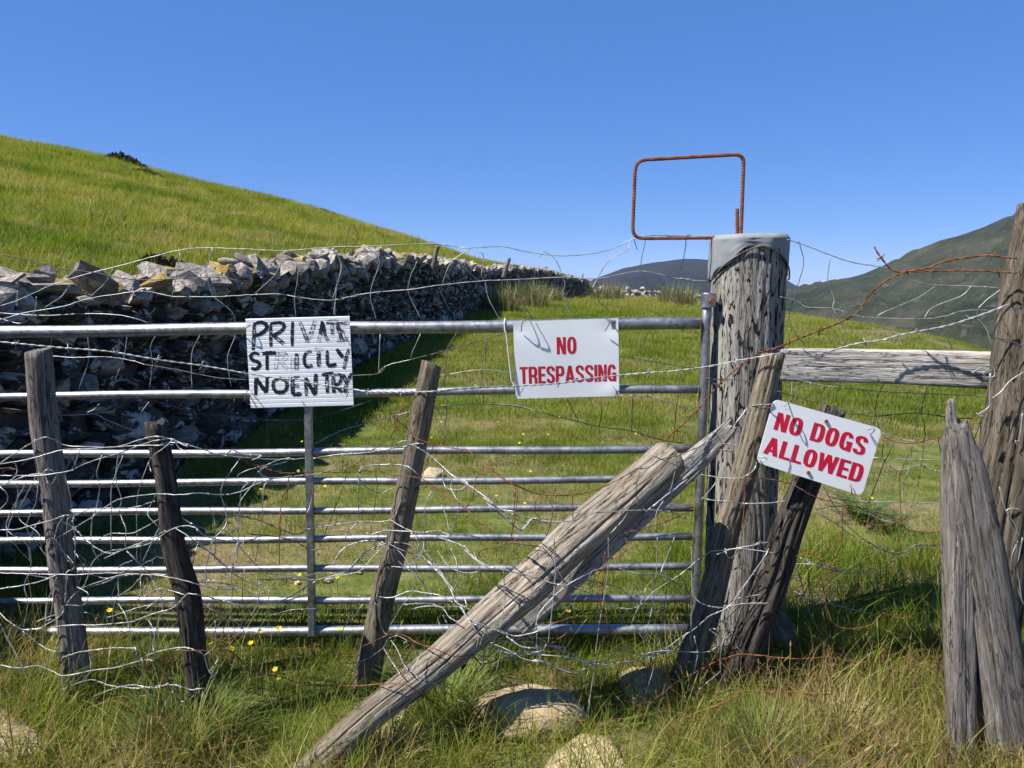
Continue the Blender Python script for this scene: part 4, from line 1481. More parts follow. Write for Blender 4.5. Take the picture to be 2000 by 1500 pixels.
# ------------------------------------------------------------------ wires
# things the front wires lie over: (foot px, foot depth, head px, head depth, radius)
OVER = [((153, 1372), 2.30, (75, 684), 2.30, 0.045), ((398, 1405), 2.18, (303, 826), 2.18, 0.042), ((722, 1300), 2.44, (843, 711), 2.44, 0.048), ((1341, 1315), 2.44, (1510, 692), 2.44, 0.050), ((1428, 1345), 2.42, (1628, 797), 2.42, 0.060),
        ((575, 1530), 1.93, (1008, 1160), 2.19, 0.062), ((1008, 1160), 2.19, (1308, 893), 2.40, 0.072)]
def lie_over(px, py, Y):
    for (a, ya, b, yb, rad) in OVER:
        dx, dy = b[0] - a[0], b[1] - a[1]
        L2 = dx * dx + dy * dy
        t = ((px - a[0]) * dx + (py - a[1]) * dy) / L2
        if t < -0.03 or t > 1.02:
            continue
        d = abs((px - a[0]) * dy - (py - a[1]) * dx) / math.sqrt(L2)
        ya_ = ya + (yb - ya) * t
        rp = rad / mpp(ya_, py)
        q = d / rp
        w = 1.0 if q < 1.05 else max(0.0, 1 - (q - 1.05) / 1.2)
        w = w * w * (3 - 2 * w)
        front = ya_ - rad * math.sqrt(max(0.0, 1 - min(1, q) ** 2)) * 1.04 - 0.006
        if front < Y:
            Y = Y + (front - Y) * w
    return Y

def depth_front(px):
    return float(np.interp(px, [-50, 60, 160, 260, 380, 470, 640, 740, 860, 960, 1080, 1200, 1340, 1500, 1600, 1750, 2000], [2.24, 2.23, 2.24, 2.16, 2.12, 2.2, 2.34, 2.36, 2.30, 2.10, 2.10, 2.2, 2.34, 2.34, 2.33, 2.38, 2.38]))

def parse(txt):
    out = []
    for ln in txt.strip().splitlines():
        ln = ln.strip()
        if not ln:
            continue
        head, body = ln.split('|')
        reg, kind = head.split()[:2]
        pts = [zp(reg, *[float(a) for a in p.split(',')]) for p in body.split()]
        out.append((reg, kind, pts))
    return out

MATW = {'g': 'wire', 'r': 'wire_rust', 'd': 'wire_dark'}
def netting(name, label, txt, depth, r=0.0017, jitter=0.012, seed=0, only=None, over=False):
    rr = random.Random(seed)
    root = empty(name, (0, 0, 0))
    P0 = None
    for (reg, kind, pts) in parse(txt):
        if only and kind not in only:
            continue
        ph = rr.uniform(0, 6)
        off = rr.uniform(-jitter, jitter)
        P = []
        Q = catmull([Vector((px, py, 0)) for px, py in pts], 7)
        for i, q in enumerate(Q):
            Y = (depth(q.x) if callable(depth) else depth) + off + jitter * 0.6 * math.sin(ph + i * 0.25)
            if over:
                Y = lie_over(q.x, q.y, Y)
            P.append(at(q.x, q.y, Y))
        if P0 is None:
            P0 = P[0].copy(); P0.z = 0.0
            root.location = P0
        C = P
        # small kinks, as in wire that has been bent and pulled about
        for i in range(1, len(C) - 1):
            C[i] = C[i] + Vector((rr.gauss(0, 0.00045), rr.gauss(0, 0.0008), rr.gauss(0, 0.00045)))
        hor = abs(P[-1].x - P[0].x) > abs(P[-1].z - P[0].z)
        V, F = [], []
        rad = r * (1.12 if hor else 0.92) * rr.uniform(0.92, 1.08)
        tube_vf(C, rad, 6, True, V, F)
        # crimped knots where wires cross
        if hor:
            for i in range(3, len(C) - 3, 7):
                if rr.random() < 0.5:
                    d = (C[i + 1] - C[i - 1]).normalized()
                    tube_vf([C[i] - d * 0.005, C[i] - d * 0.002, C[i] + d * 0.002, C[i] + d * 0.005], lambda t: rad * (1.2 if t in (0, 1) else 1.65), 6, True, V, F)
        mesh_obj("line_wire" if hor else "stay_wire", V, F, M[MATW[kind]], root, True)
    tag(root, label, "wire netting")
    return root

def barbed(label, segs, depth, kind='g', r=0.0016, gap=0.115, seed=0, twist=0.028):
    rr = random.Random(seed)
    pts = []
    for reg, body in segs:
        for p in body.split():
            pts.append(zp(reg, *[float(a) for a in p.split(',')]))
    P = [at(px, py, depth(px) if callable(depth) else depth) for px, py in pts]
    C = catmull(P, 8)
    S = [0]
    for i in range(len(C) - 1):
        S.append(S[-1] + (C[i + 1] - C[i]).length)
    n = max(12, int(S[-1] / 0.006))
    cen = []
    for k in range(n + 1):
        s = S[-1] * k / n
        cen.append(Vector([float(np.interp(s, S, [c[j] for c in C])) for j in range(3)]))
    root = empty("barbed_wire", (P[0].x, P[0].y, P[0].z))
    tag(root, label, "barbed wire")
    for ph in (0, math.pi):
        path = []
        for k, c in enumerate(cen):
            t = (cen[min(k + 1, n)] - cen[max(k - 1, 0)]).normalized()
            a = t.cross(Vector((0, 1, 0))).normalized(); b = t.cross(a)
            w = 2 * math.pi * (S[-1] * k / n) / twist / 2 + ph
            path.append(c + (a * math.cos(w) + b * math.sin(w)) * r * 1.05)
        tube("strand", path, r, M[MATW[kind]], root, 6)
    s = gap * 0.6
    while s < S[-1] - 0.03:
        k = int(s / S[-1] * n)
        c = cen[k]; t = (cen[min(k + 1, n)] - cen[max(k - 1, 0)]).normalized()
        a = t.cross(Vector((0, 1, 0))).normalized(); b = t.cross(a)
        V, F = [], []
        for q in range(2):
            ph = rr.uniform(0, 6.28)
            d = a * math.cos(ph) + b * math.sin(ph)
            e = a * math.cos(ph + 2.6) + b * math.sin(ph + 2.6)
            rad = r * 2.2
            loop = [c + d * 0.017 + t * 0.004, c + d * rad]
            for m in range(7):
                w = ph + m * 0.9
                loop.append(c + (a * math.cos(w) + b * math.sin(w)) * rad + t * (m * 0.0012 - 0.003))
            loop += [c + e * 0.016 - t * 0.005]
            tube_vf(loop, r * 0.8, 5, True, V, F)
        mesh_obj("barb", V, F, M[MATW[kind]], root, True)
        s += gap * rr.uniform(0.9, 1.1)
    return root

NET_BACK = """
A g|0,1022 100,990 280,910 480,845 680,795 880,740 1000,712 1120,698 1300,702 1600,713 1800,697 2000,692
B g|0,692 180,690 370,680 560,675 700,692 760,698 940,690 1050,712 1240,740 1400,735 1540,710 1660,655 1760,628 1930,632 2000,625
A d|0,735 180,770 350,812 540,838 700,870 900,875 1200,860 1330,880
A g|0,1100 140,1060 350,1025 500,980 660,955 760,940 850,945 970,968 1200,970 1350,962 1550,955 1700,978 1850,990 2000,965
B g|0,990 200,950 430,930 600,905 840,882 1050,873 1280,862 1480,868 1720,827 1900,865 2000,872
C g|0,855 100,875 250,885
A g|0,1060 240,1075 480,1065 680,1075 830,1115
A g|205,970 190,1060 130,1115 60,1110 0,1090
A g|390,905 340,970 250,1030
A g|630,815 580,900 490,980
A g|798,775 760,860 725,945
A g|1005,725 985,850 962,965
A g|1187,700 1155,800 1160,880 1190,970
A g|1590,715 1540,840 1420,955
A g|1665,780 1660,880 1645,970 1650,1080
A g|1850,700 1905,790 1880,900 1855,990
A g|1190,970 1290,1050 1312,1110 1310,1195 1270,1310 1290,1470
A d|725,945 790,985 830,1020
A d|1420,975 1480,1085
A g|1870,1000 1870,1080
A g|710,1190 690,1310 640,1440
A g|870,1185 840,1250 850,1340 835,1480
A g|1118,1180 1070,1290 1070,1480
A g|490,1190 495,1320 440,1485
A d|290,1200 275,1310
A g|270,1300 420,1310 560,1305 700,1320 820,1350
A d|820,1350 1000,1380 1200,1420 1380,1435
B g|0,700 45,790 20,930 5,1080
B g|190,690 260,770 210,945 245,1105
B g|470,770 420,930 495,1100
B d|590,920 640,1020 690,1105
B g|745,710 740,800 800,870 830,885
B g|770,700 660,780 610,900
B g|790,715 840,740 830,850 850,890 870,980 950,1130
B g|1155,750 1180,720 1240,760 1275,830
B d|1040,880 1035,950 1110,1090
B g|1275,830 1295,900 1285,970 1340,1090
B g|1660,655 1640,710 1540,770 1470,880 1450,920
B d|1470,980 1540,1050
B d|1680,645 1698,705
B d|1745,655 1720,820 1790,940
B g|1940,635 1970,660 1950,790 1920,870 1900,1000
B g|265,1180 255,1400
B g|490,1175 440,1290 440,1320
B d|690,1175 640,1270 625,1480
B d|860,1210 850,1330
B d|110,1410 250,1400 300,1355
B g|250,1400 300,1355 440,1320
B d|440,1320 560,1290 700,1250 860,1205 1000,1165
B g|600,1410 830,1378 1000,1395
B d|1600,1300 1780,1330 2000,1370
B d|1800,1050 1960,1160
C g|0,627 110,632 270,630 400,620 500,628 680,650
F d|0,630 160,640 340,680 470,715 600,745 730,778 940,805 1100,855 1280,885
F d|525,595 600,745
F d|735,585 750,680 735,775
F d|955,560 945,805
F d|1265,400 1240,630 1220,865
F g|870,575 1040,580 1230,630 1390,690
F d|1050,150 990,340 965,460
E g|550,890 730,800 970,735 1170,680
E d|0,710 250,730 480,735 700,680 900,615 980,575
E d|1410,280 1390,470 1410,640 1395,790
E g|1370,640 1640,630 1850,640 2000,680
E d|1665,210 1640,400 1650,630
D d|0,490 100,500 210,515
D g|380,535 500,535 620,530 700,570 840,625 930,655
D g|970,450 910,530 845,625
D g|560,520 610,500 645,465
D d|1000,440 1130,480 1270,520 1500,545 1720,570 1990,570
D d|1260,430 1260,560 1240,720
D d|1525,430 1520,730
D d|1745,480 1745,740
"""
NET_FRONT = """
D g|0,850 120,770 220,710 290,680 350,695 430,735 600,742 750,745 900,700 1000,675 1080,685 1180,715 1290,750 1420,790 1550,808 1700,820 1850,825 2000,815
D g|0,855 200,820 400,765 560,755 720,745 900,735 1130,730
D g|0,1000 200,925 420,910 560,850 780,780 1000,705 1120,690
D g|0,930 120,930 250,930 450,900 480,870 520,760
D g|270,930 310,890 365,920 350,970 320,985 300,940
D g|230,690 225,800 240,880 280,930 330,920
D g|0,1285 120,1280 170,1265 350,1215 420,1190 480,1195 470,1230
D g|350,1350 420,1310 600,1200 680,1140 790,1080 1010,1050 1150,1055 1300,1045 1440,1055 1560,1035 1760,955 2000,940
D g|480,1190 610,1145 850,1140 1010,1095
D g|410,1230 480,1270 560,1350 660,1420 730,1435 830,1405 980,1370 1080,1300 1180,1260 1260,1265 1330,1320 1420,1345 1580,1360 1700,1320
D g|680,1470 830,1400 960,1350 1080,1290
D g|1140,1270 1250,1340 1350,1420 1440,1495
D g|665,795 630,920 650,1000 625,1150 600,1220 595,1370 640,1480
D g|770,790 755,950 790,1080 780,1170 820,1280 820,1400 900,1500
D g|800,800 750,930 725,1050 725,1450
D g|240,930 240,1080 175,1260 240,1370 330,1490
D g|170,970 100,1110 55,1200 50,1290 170,1370 195,1490
D g|420,920 455,1050 470,1200 490,1350 490,1490
D g|1560,820 1460,970 1440,1050 1470,1170 1465,1260 1390,1350 1350,1495
D g|1870,840 1720,880 1700,920 1760,955 1720,1000 1710,1150 1695,1310 1660,1490
D g|1510,1150 1540,1220 1550,1360 1540,1490
D g|1010,1060 975,1140 965,1190 1030,1260 1080,1300
D g|1040,1260 980,1380 930,1490
D g|0,1150 45,1100 45,1050 0,1000
D g|350,1350 380,1250 420,1190
D g|430,1330 440,1220 460,1200
D g|360,1340 400,1400 440,1480
D g|70,840 105,860 105,930 50,970 0,1000
D g|1120,700 1080,740 1000,800 970,850 985,905
D g|1130,690 1180,760 1300,790 1440,790
D g|1050,720 1160,715 1220,740
D g|1480,780 1520,765 1580,790 1700,800 1640,830
D d|1540,1185 1700,1225 1830,1280 1930,1310 2000,1285
H g|0,230 180,235 360,240 540,240 720,230 950,240 1050,250 1180,275 1350,320 1490,340 1570,320
H g|0,335 120,315 250,290 370,245
H g|400,460 430,430 520,340 640,290 780,245 920,240
H g|0,490 60,550 150,600 250,590 340,545 400,500 420,440 440,250
H g|150,600 300,590 460,570 600,570 740,560 860,545 1000,495 1130,455 1210,375 1240,365 1340,385 1450,410
H g|150,610 250,690 330,735 410,745
H g|410,780 500,750 590,735 720,720 860,720 885,730 905,790 1000,750 1180,715 1280,740 1330,770 1360,870 1420,940 1500,1010
H g|0,830 130,850 240,835 340,870 420,900 600,865 760,845 920,800 1000,800
H g|0,1020 120,1050 240,1090 400,1180
H g|300,1020 400,990 560,930 640,935 720,965 880,980 1000,970 1130,960 1240,990 1330,985 1310,1060
H g|620,1030 720,990 860,960 1000,980 1100,950
H g|195,60 200,200 160,310 180,440 150,590
H g|370,260 310,420 300,530 340,530
H g|440,150 490,180 470,210 430,240 430,440
H g|340,0 360,50 430,110 480,170
H g|825,90 900,160 970,240 1020,330 1060,430 1040,520 1000,680 1000,750
H g|670,90 600,170 560,290 520,340
H g|860,150 780,190 770,290 770,370 740,450 735,560
H g|930,240 850,330 770,380
H g|770,430 820,510 850,640 850,720
H g|960,270 940,380 1010,340 1090,340 1210,375
H g|500,320 570,360 570,400 540,440 430,440
H g|0,560 60,680 150,850 200,1000
H g|330,740 290,860 260,960
H g|580,730 590,860 540,930
H g|930,800 930,880 890,960
H g|1390,0 1360,100 1340,240 1350,310
H g|1270,0 1370,100 1480,200 1580,270 1700,320 1800,330
H g|1550,30 1510,210 1510,380 1500,540
H g|1690,270 1690,330 1670,450 1600,550
H g|1360,430 1440,520 1550,560 1610,660
H g|1400,540 1400,700 1330,770
H g|1360,870 1410,810 1430,740
H g|1660,430 1780,430 1830,420 2000,370
H g|1450,410 1550,440 1650,455
H g|1570,1155 1650,1175 1780,1190 1900,1150 2000,1090
H g|1120,1000 1160,1060 1200,1070
I g|0,275 200,270 350,275 480,270 600,210 680,130 800,60 860,30
I g|130,430 250,370 400,280 560,230 650,170 720,90 850,35
I g|500,180 560,80 680,25 820,30 950,80 1080,130 1150,180 1220,260 1270,350 1310,420 1360,500 1450,630
I g|880,190 960,190 1040,150 1090,70 1090,0
I g|1040,0 1110,100 1200,220 1290,350
I g|900,30 1000,50 1120,160 1240,290 1300,420
I g|860,30 960,120 1040,250 1150,370
I g|1270,70 1310,180 1310,290 1290,330
I g|1190,0 1330,45 1370,90 1480,180 1610,210 1780,250 1940,300 2000,310
I g|780,385 880,390 1000,350 1100,360 1190,375 1280,420
I g|770,420 800,460 810,560 850,630 880,560 960,430 1010,370 1040,240 1060,40
I g|1010,470 1080,450 1200,450 1260,520 1320,550
I g|700,430 600,550 550,640 540,790 560,900
I g|550,820 640,815 720,790 830,715 860,660 920,640 980,670 960,690
I g|830,720 880,800 940,890
I g|880,670 920,730 960,820 990,860
I g|1080,740 1040,820 1000,880
I g|1310,430 1370,450 1360,400
I g|1450,640 1440,740 1500,600 1520,750 1480,780 1450,760
I g|1480,650 1485,720 1480,840
I g|1380,550 1500,590 1600,610 1680,640 1780,625 1900,590
I g|1500,670 1600,730 1770,800 1850,800 2000,870
I g|1590,740 1700,760 1850,740 1890,700
I g|1630,640 1730,710 1850,720
I g|1830,620 1830,700 1860,720
I g|1600,730 1560,890
I g|1040,900 1180,960 1300,1050 1360,1070
I g|1610,210 1620,400 1590,600
I g|1940,0 1950,200 1930,450 1900,700
E g|540,985 700,960 900,945 1050,920 1150,905 1190,890 1260,890
E g|1070,890 1130,870 1190,885 1190,910
E g|1180,890 1290,960 1400,1060 1500,1130 1560,1165 1650,1230 1750,1310 1850,1330
E g|1260,930 1340,1000 1450,1100 1540,1140 1530,1170 1480,1190 1400,1170 1380,1060
E g|730,965 730,1040
E g|850,1040 960,1025 1130,1030 1200,1070 1240,1110
E g|825,1395 1040,1385 1100,1280 1130,1130 1140,1040
E g|850,1040 840,1110 880,1170 970,1210 1050,1180
E g|860,1045 830,1180 835,1300 825,1395 760,1470 750,1500
E g|500,1445 650,1420 830,1395
E g|390,980 300,1000 200,1050 190,1085 270,1115 400,1100 560,1085 700,1045
E g|540,1100 530,1250 500,1340
E g|1440,1130 1440,1190 1480,1260 1490,1300 1430,1490
E g|1310,1200 1270,1280 1265,1480
E g|1330,1220 1390,1320 1430,1470
E g|1040,1385 1160,1450 1240,1470 1350,1455 1440,1490
E g|910,1480 1020,1455 1160,1460 1280,1470
E g|1560,1165 1700,1280 1850,1410 1900,1450 1960,1380 2000,1375
F g|0,1240 100,1320 280,1375 430,1395 560,1390 700,1340 850,1330 1030,1320 1150,1325 1240,1345 1340,1400
F g|280,1380 230,1450
F g|0,1270 150,1400 230,1460
F g|1080,960 1140,990 1250,1030 1360,1040
F g|1240,970 1240,1010 1200,1180 1110,1330 1100,1460
F g|950,1260 900,1370 810,1470
F g|1310,1120 1140,1250 1040,1330
F g|1400,1090 1530,1110 1660,1110 1740,1060 1760,1010
F g|1390,1270 1480,1160 1490,1140
F g|1380,1190 1400,1240 1530,1265
F g|1620,760 1700,660 1740,640 1870,630
F g|1540,890 1640,900
F g|1520,930 1600,940
F g|1670,1280 1850,1275 1950,1260
J g|20,50 100,140 200,190 290,210
J g|530,60 590,130 620,200 690,300
J g|560,220 640,270 760,330 860,370 940,420 1020,455 1100,465 1180,430 1270,340 1400,260 1480,200 1610,100 1720,80 1820,65 2000,30
J g|490,600 500,520 560,430 680,320 780,260 900,205 1000,195 1100,225 1200,240 1300,240 1480,350 1570,430 1700,455 1850,430 2000,425
J g|1280,250 1210,320 1180,400 1110,560
J g|960,0 960,200 930,400 890,650 870,850 840,1050 830,1190
J g|1280,0 1270,250 1240,480 1200,650 1190,780
J g|1390,0 1340,130 1300,230
J g|1500,60 1505,200 1500,560 1500,700
J g|0,450 60,530 200,590 300,630 380,640 470,620 600,560
J g|180,680 300,730 440,800 560,810 640,855 760,880 860,825 950,830 1050,810 1200,790 1310,740 1420,660 1540,580 1620,510 1740,450 1850,310 2000,90
J g|430,760 600,770 700,780 870,825
J g|1180,760 1300,740 1400,740 1600,745 1700,690
J g|490,700 520,770 490,880
J g|1160,620 1210,680 1310,720 1400,720 1470,620
J g|1410,520 1390,680
J g|1520,640 1540,780 1490,940 1440,1070 1380,1130
J g|1620,590 1700,600 1780,600
J g|1620,600 1680,640 1750,660
J g|1740,460 1740,580 1700,700 1690,850 1710,980 1630,1120 1600,1290 1480,1340 1350,1400
J g|1690,870 1560,980 1450,1070
J g|1370,920 1500,960 1620,1000
J g|1250,780 1250,870 1210,1000 1180,1200 1060,1340 950,1400
J g|1450,1090 1490,1250 1480,1320
J g|1120,1045 1230,1090 1310,1120
J g|1450,1190 1550,1270
J g|1720,70 1740,130 1780,120 1800,70
"""
NET_RUST = """
D r|1580,815 1700,870 1860,915 2000,905
D r|1880,915 1870,1050 1825,1150 1820,1500
D r|0,885 60,880 100,890
E r|1190,615 1110,665 1085,700 1095,740 1150,790 1210,850 1300,885 1430,915 1540,925
E r|1110,680 1112,720 1095,740
E r|1090,745 1030,860 900,945 850,1000 760,1050 750,1075
E r|1100,750 1040,920 950,1060 955,1180 910,1480
E r|60,985 180,1045 370,1080 550,1070 750,1075 940,1065 1070,1095 1240,1115 1340,1180 1500,1290 1600,1370 1700,1460
E r|380,1085 375,1180 335,1260 320,1490
E r|750,1080 740,1150 610,1490
E r|1540,925 1650,1020 1760,1105 1870,1165 2000,1215
E r|1860,1170 1830,1490
E d|1330,630 1380,720 1400,800 1410,870 1460,920 1480,900 1470,810
E r|1320,900 1290,990 1245,1110
E r|1700,1075 1620,1090 1595,1130 1580,1230 1530,1310
F r|0,1020 90,1100 200,1165 370,1220 560,1220 740,1180 900,1100 980,1050
F d|980,1050 1050,1045 1140,990 1250,965 1390,905 1540,830
F r|205,1170 190,1350 165,1480
F r|560,1220 565,1390
F d|380,1230 430,1300 420,1400 390,1490
F r|320,1330 320,1260 370,1230
F d|1000,1070 975,1180 985,1270 960,1290
F r|1380,1290 1230,1370 1090,1420 900,1470
F r|1720,640 1800,660 1860,650
F d|1430,460 1480,470 1570,470 1750,480
F r|1660,1120 1830,1120 1990,1150
F r|1680,1120 1680,1280 1660,1450
H r|1180,735 1360,735 1500,740 1640,870 1760,900
H r|880,610 910,700 940,820 990,940
H r|560,1120 700,1070 800,1080 900,1150
I r|220,700 300,720 430,690
I r|480,740 560,770 680,765
I r|690,710 800,660 880,630 960,635 1060,690 1180,730 1280,770 1400,770 1470,830
I r|270,960 420,960 630,965 800,955 960,955 1060,1010 1180,1085 1320,1180 1430,1205 1510,1150
I r|0,885 150,905 270,945
I r|1540,150 1470,130 1450,100 1500,70 1600,60 1700,10
I r|1640,30 1780,50 1850,60
J r|600,560 720,520 810,495 900,490 960,500 1100,570
J r|400,860 480,810
J r|940,90 920,250 900,380 930,500 970,640
J r|960,130 930,260 925,400 960,560 985,650
J r|970,640 930,650 915,690 930,720
J r|900,140 960,130 1000,135 1060,100 1090,50 1070,0
J r|590,690 720,590 800,420 870,300 930,180
J d|640,520 760,380 870,200
J r|0,1195 80,1200 170,1170 220,1100 230,1000
J r|620,1170 700,1195 820,1190 900,1230 1000,1215 1110,1110 1250,1060 1410,940 1560,860 1690,795 1830,760 2000,770
J r|1410,940 1440,1050 1540,1130
J r|1130,1100 1150,1000 1190,880
G r|300,690 260,850 200,1000 180,1120 180,1280
G r|490,1150 650,1240 820,1285 900,1370 1060,1420 1180,1395 1260,1350
G r|900,1290 1060,1360 1180,1395 1250,1450 1400,1465 1480,1445
G d|690,1165 770,1300 850,1420 940,1500
G r|850,1220 825,1290 815,1500
G r|1155,880 1080,1040 990,1270
G r|1280,890 1210,1050 1190,1140 1200,1400
G d|1085,850 1075,980
G r|1080,840 1160,875 1280,885 1420,850 1560,800 1700,715 1790,670 1860,655 2000,650
K r|30,800 150,760 340,775 550,790 720,780 860,810 1060,815 1080,790 1100,690
K r|350,780 260,880 220,940
K r|730,700 740,970
K r|800,0 770,140 720,300 710,430 730,530 830,590 990,575 1070,500
K r|1080,490 1180,520 1290,520
K r|1100,840 1110,910
K r|520,120 620,100 700,180 760,180
"""
NET_RIGHT = """
C g|680,650 800,690 920,738 1050,780 1210,805 1290,825 1380,880 1500,905 1700,910 1900,925
C g|640,970 720,990 790,1028 930,1035 1060,1075 1180,1088 1440,1093 1550,1080 1690,1045 1890,1050
C d|745,660 770,790 720,960 690,1080 720,1170 780,1240
C g|920,740 905,880 940,980 935,1040 990,1130 1010,1230
C g|1510,905 1400,980 1180,1085 1290,1190 1320,1245
C g|1705,910 1650,965 1490,1030 1445,1090
C d|1445,1090 1540,1150 1600,1260
C g|1915,890 1740,1045 1790,1150 1830,1270
G g|430,460 560,480 700,510 980,540 1170,555 1340,560 1560,572 1780,575
G d|390,545 520,585 640,620
G d|880,685 1020,710 1250,690 1400,700 1520,720 1660,725
G g|1080,820 1200,860 1290,870
G g|1020,980 1250,990 1480,995
G g|1080,985 1130,1040 1200,1060 1320,1030 1390,1060 1480,1070
G g|650,1190 760,1240 900,1265 1190,1268 1480,1280
G d|700,510 695,600
G d|810,480 775,600
G d|980,540 1020,640 1055,790
G d|1090,490 1040,610 1020,760
G d|1370,520 1330,680 1355,800 1330,1030 1310,1150 1265,1310
G g|1340,560 1310,700 1280,880 1260,1000 1230,1130 1200,1250
G g|1740,690 1720,730 1660,920
G d|1720,730 1710,900 1690,985
G d|1440,850 1460,950 1480,990
G d|540,465 520,600
G g|490,470 485,620
G g|420,1460 510,1330 600,1285 680,1280
G g|650,1320 700,1300 820,1295
G g|900,1290 1060,1380 1180,1400
G g|640,1330 760,1400 900,1500
G g|100,800 160,700 220,650 360,630
G g|0,1255 150,1275 360,1275
K g|0,110 110,75 240,80 400,105 490,115
K g|0,490 80,450 160,330 250,220 340,70
K g|0,460 160,435 380,430
K g|60,470 120,400 290,370
K g|490,120 470,200 420,380 390,520 410,590 480,670 530,770 545,850 580,920 540,990
K g|130,710 210,800 290,850 400,930 500,970 610,990
K g|500,130 540,250 570,380 620,520 680,630
K d|430,290 500,260 545,255
K g|510,170 700,180 760,205 820,230 950,230 1010,200
K g|1020,210 1040,350 1070,490 1000,560
K g|500,350 600,390 720,425 870,465 1010,495
K g|540,130 700,200 860,215
K g|1080,740 1000,740 930,840 740,985
K g|1180,200 1240,260 1340,320
K g|1410,130 1440,260 1400,430 1370,470 1380,640
K g|700,710 740,600 720,680 770,720
K g|0,1050 40,980 30,900 0,870
"""
netting("wire_netting", "silver sheep netting sagging behind the gate and above its top rail", NET_BACK, 2.78, 0.0016, 0.012, 1)
netting("wire_netting", "tangled silver sheep netting strung over the stakes in front of the gate", NET_FRONT, depth_front, 0.00165, 0.018, 2, None, True)
# a second, crumpled layer of the same netting lies behind the first, low on the left and round the log's foot
def second_layer():
    out = []
    rr = random.Random(77)
    for ln in NET_FRONT.strip().splitlines():
        head, body = ln.split('|')
        if head.split()[0] not in 'HJDI' or rr.random() < (0.6 if head.split()[0] == 'I' else 0.3):
            continue
        dx, dy = rr.uniform(60, 190) * rr.choice((-1, 1)), rr.uniform(-90, 110)
        pts = [[float(a) for a in p.split(',')] for p in body.split()]
        if head.split()[0] == 'D' and min(p[1] for p in pts) < 800:
            continue
        out.append(head + '|' + ' '.join('%.0f,%.0f' % (p[0] + dx, p[1] + dy + 25 * math.sin(p[0] * 0.013)) for p in pts))
    return '\n'.join(out)
netting("wire_netting", "crumpled second layer of silver netting low behind the stakes' feet", second_layer(), lambda px: depth_front(px) + 0.10, 0.0014, 0.03, 9)
netting("wire_netting", "rusty orange sheep netting tangled among the stakes and log", NET_RUST, lambda px: depth_front(px) - 0.012, 0.0015, 0.018, 3, None, True)
netting("wire_netting", "silver sheep netting above and below the pale plank on the right", NET_RIGHT, lambda px: 2.60 if px > 1515 else 2.37, 0.0016, 0.012, 4)

def d_barb(px):
    return float(np.interp(px, [0, 450, 700, 850, 1000, 1210, 1380, 1510, 1600, 1960], [2.44, 2.52, 2.52, 2.38, 2.50, 2.53, 2.48, 2.385, 2.45, 2.30]))
barbed("long silver barbed wire drawn across both gate signs to the right-hand post", [('A', "-60,1216 0,1222 340,1255 600,1275 870,1320 1160,1360 1380,1400"), ('E', "120,432 330,465 450,468 520,495 640,512 800,535 900,548 1120,550 1330,548 1500,532 1800,515"), ('F', "180,515 480,495 620,470 850,445 1080,425 1200,418 1450,385 1650,345 1830,315 1930,300"), ('G', "600,310 720,290 900,240 1070,215 1200,180 1480,125 1650,75 1830,10 1900,-20")], d_barb, 'g', 0.0016, 0.15, 1)
barbed("rusty barbed wire curving up from the log past the gatepost to the right", [('C', "1960,757 1935,755 1800,740 1700,750 1550,775 1460,810 1330,835 1220,890 1130,965 1080,1050 980,1110 870,1155 720,1215 620,1255 540,1275 480,1310 380,1385 270,1490"), ('F', "1400,640 1300,740 1200,830 1150,880 1080,960 980,1050")], lambda px: float(np.interp(px, [1240, 1350, 1450, 1520, 1650, 1980], [2.33, 2.45, 2.56, 2.40, 2.5, 2.30])), 'r', 0.0017, 0.12, 2)
barbed("short rusty barbed wire ending in a spike above the plank", [('C', "1960,837 1925,835 1720,825 1450,828 1330,835 1280,825 1240,800 1180,720 1165,690")], lambda px: float(np.interp(px, [1700, 1980], [2.47, 2.30])), 'r', 0.0017, 0.09, 3)
barbed("rusty barbed wire lying in the dry grass between stake and split post", [('K', "0,1090 60,1065 150,1010 300,1005 480,1005 630,1020 760,1020")], 2.20, 'r', 0.0016, 0.09, 4)
barbed("rusty barbed wire on the ground at the foot of the leaning stake", [('J', "1340,1290 1430,1200 1540,1140 1650,1100 1740,1065")], 2.15, 'r', 0.0016, 0.08, 5)
barbed("dark barbed wire hanging in the grass left of the split post", [('K', "940,0 1060,70 1150,100 1220,95 1300,50 1480,45 1560,30")], 2.25, 'd', 0.0016, 0.045, 6)

# loose wire wound round the right-hand post
def loose(label, mat, groups, Y):
    root = empty("loose_wire", (0, 0, 0))
    first = True
    for reg, body in groups:
        P = [at(*zp(reg, *[float(a) for a in p.split(',')]), Y) for p in body.split()]
        if first:
            root.location = P[0]; first = False
        tube("wire", catmull(P, 6), 0.0019, M[mat], root)
    tag(root, label, "wire")
loose("silver wire knotted round the right-hand post at the plank's end", 'wire', [('G', "1690,410 1740,390 1800,400 1805,450 1750,452 1740,420 1790,410"), ('G', "1660,430 1720,395 1790,385 1815,430"), ('G', "1780,430 1775,580 1770,650 1700,700 1740,712 1690,690"), ('G', "2010,415 1910,480 1850,550 1790,595"), ('G', "1990,690 1970,860 1945,870 1960,910"), ('G', "1840,1170 1880,1320 1940,1420 1970,1500"), ('G', "1880,1330 1910,1310 1970,1315"), ('K', "1960,20 1920,130 1950,190 1990,440"), ('K', "1990,0 1960,150 1930,200 1960,340 2000,440")], 2.28)
loose("dark wire wrapped once around the top of the right-hand post", 'wire_dark', [('G', "1810,200 1860,205 1900,215 1960,250 2010,235"), ('G', "1815,190 1880,225 1940,230 1980,260")], 2.29)
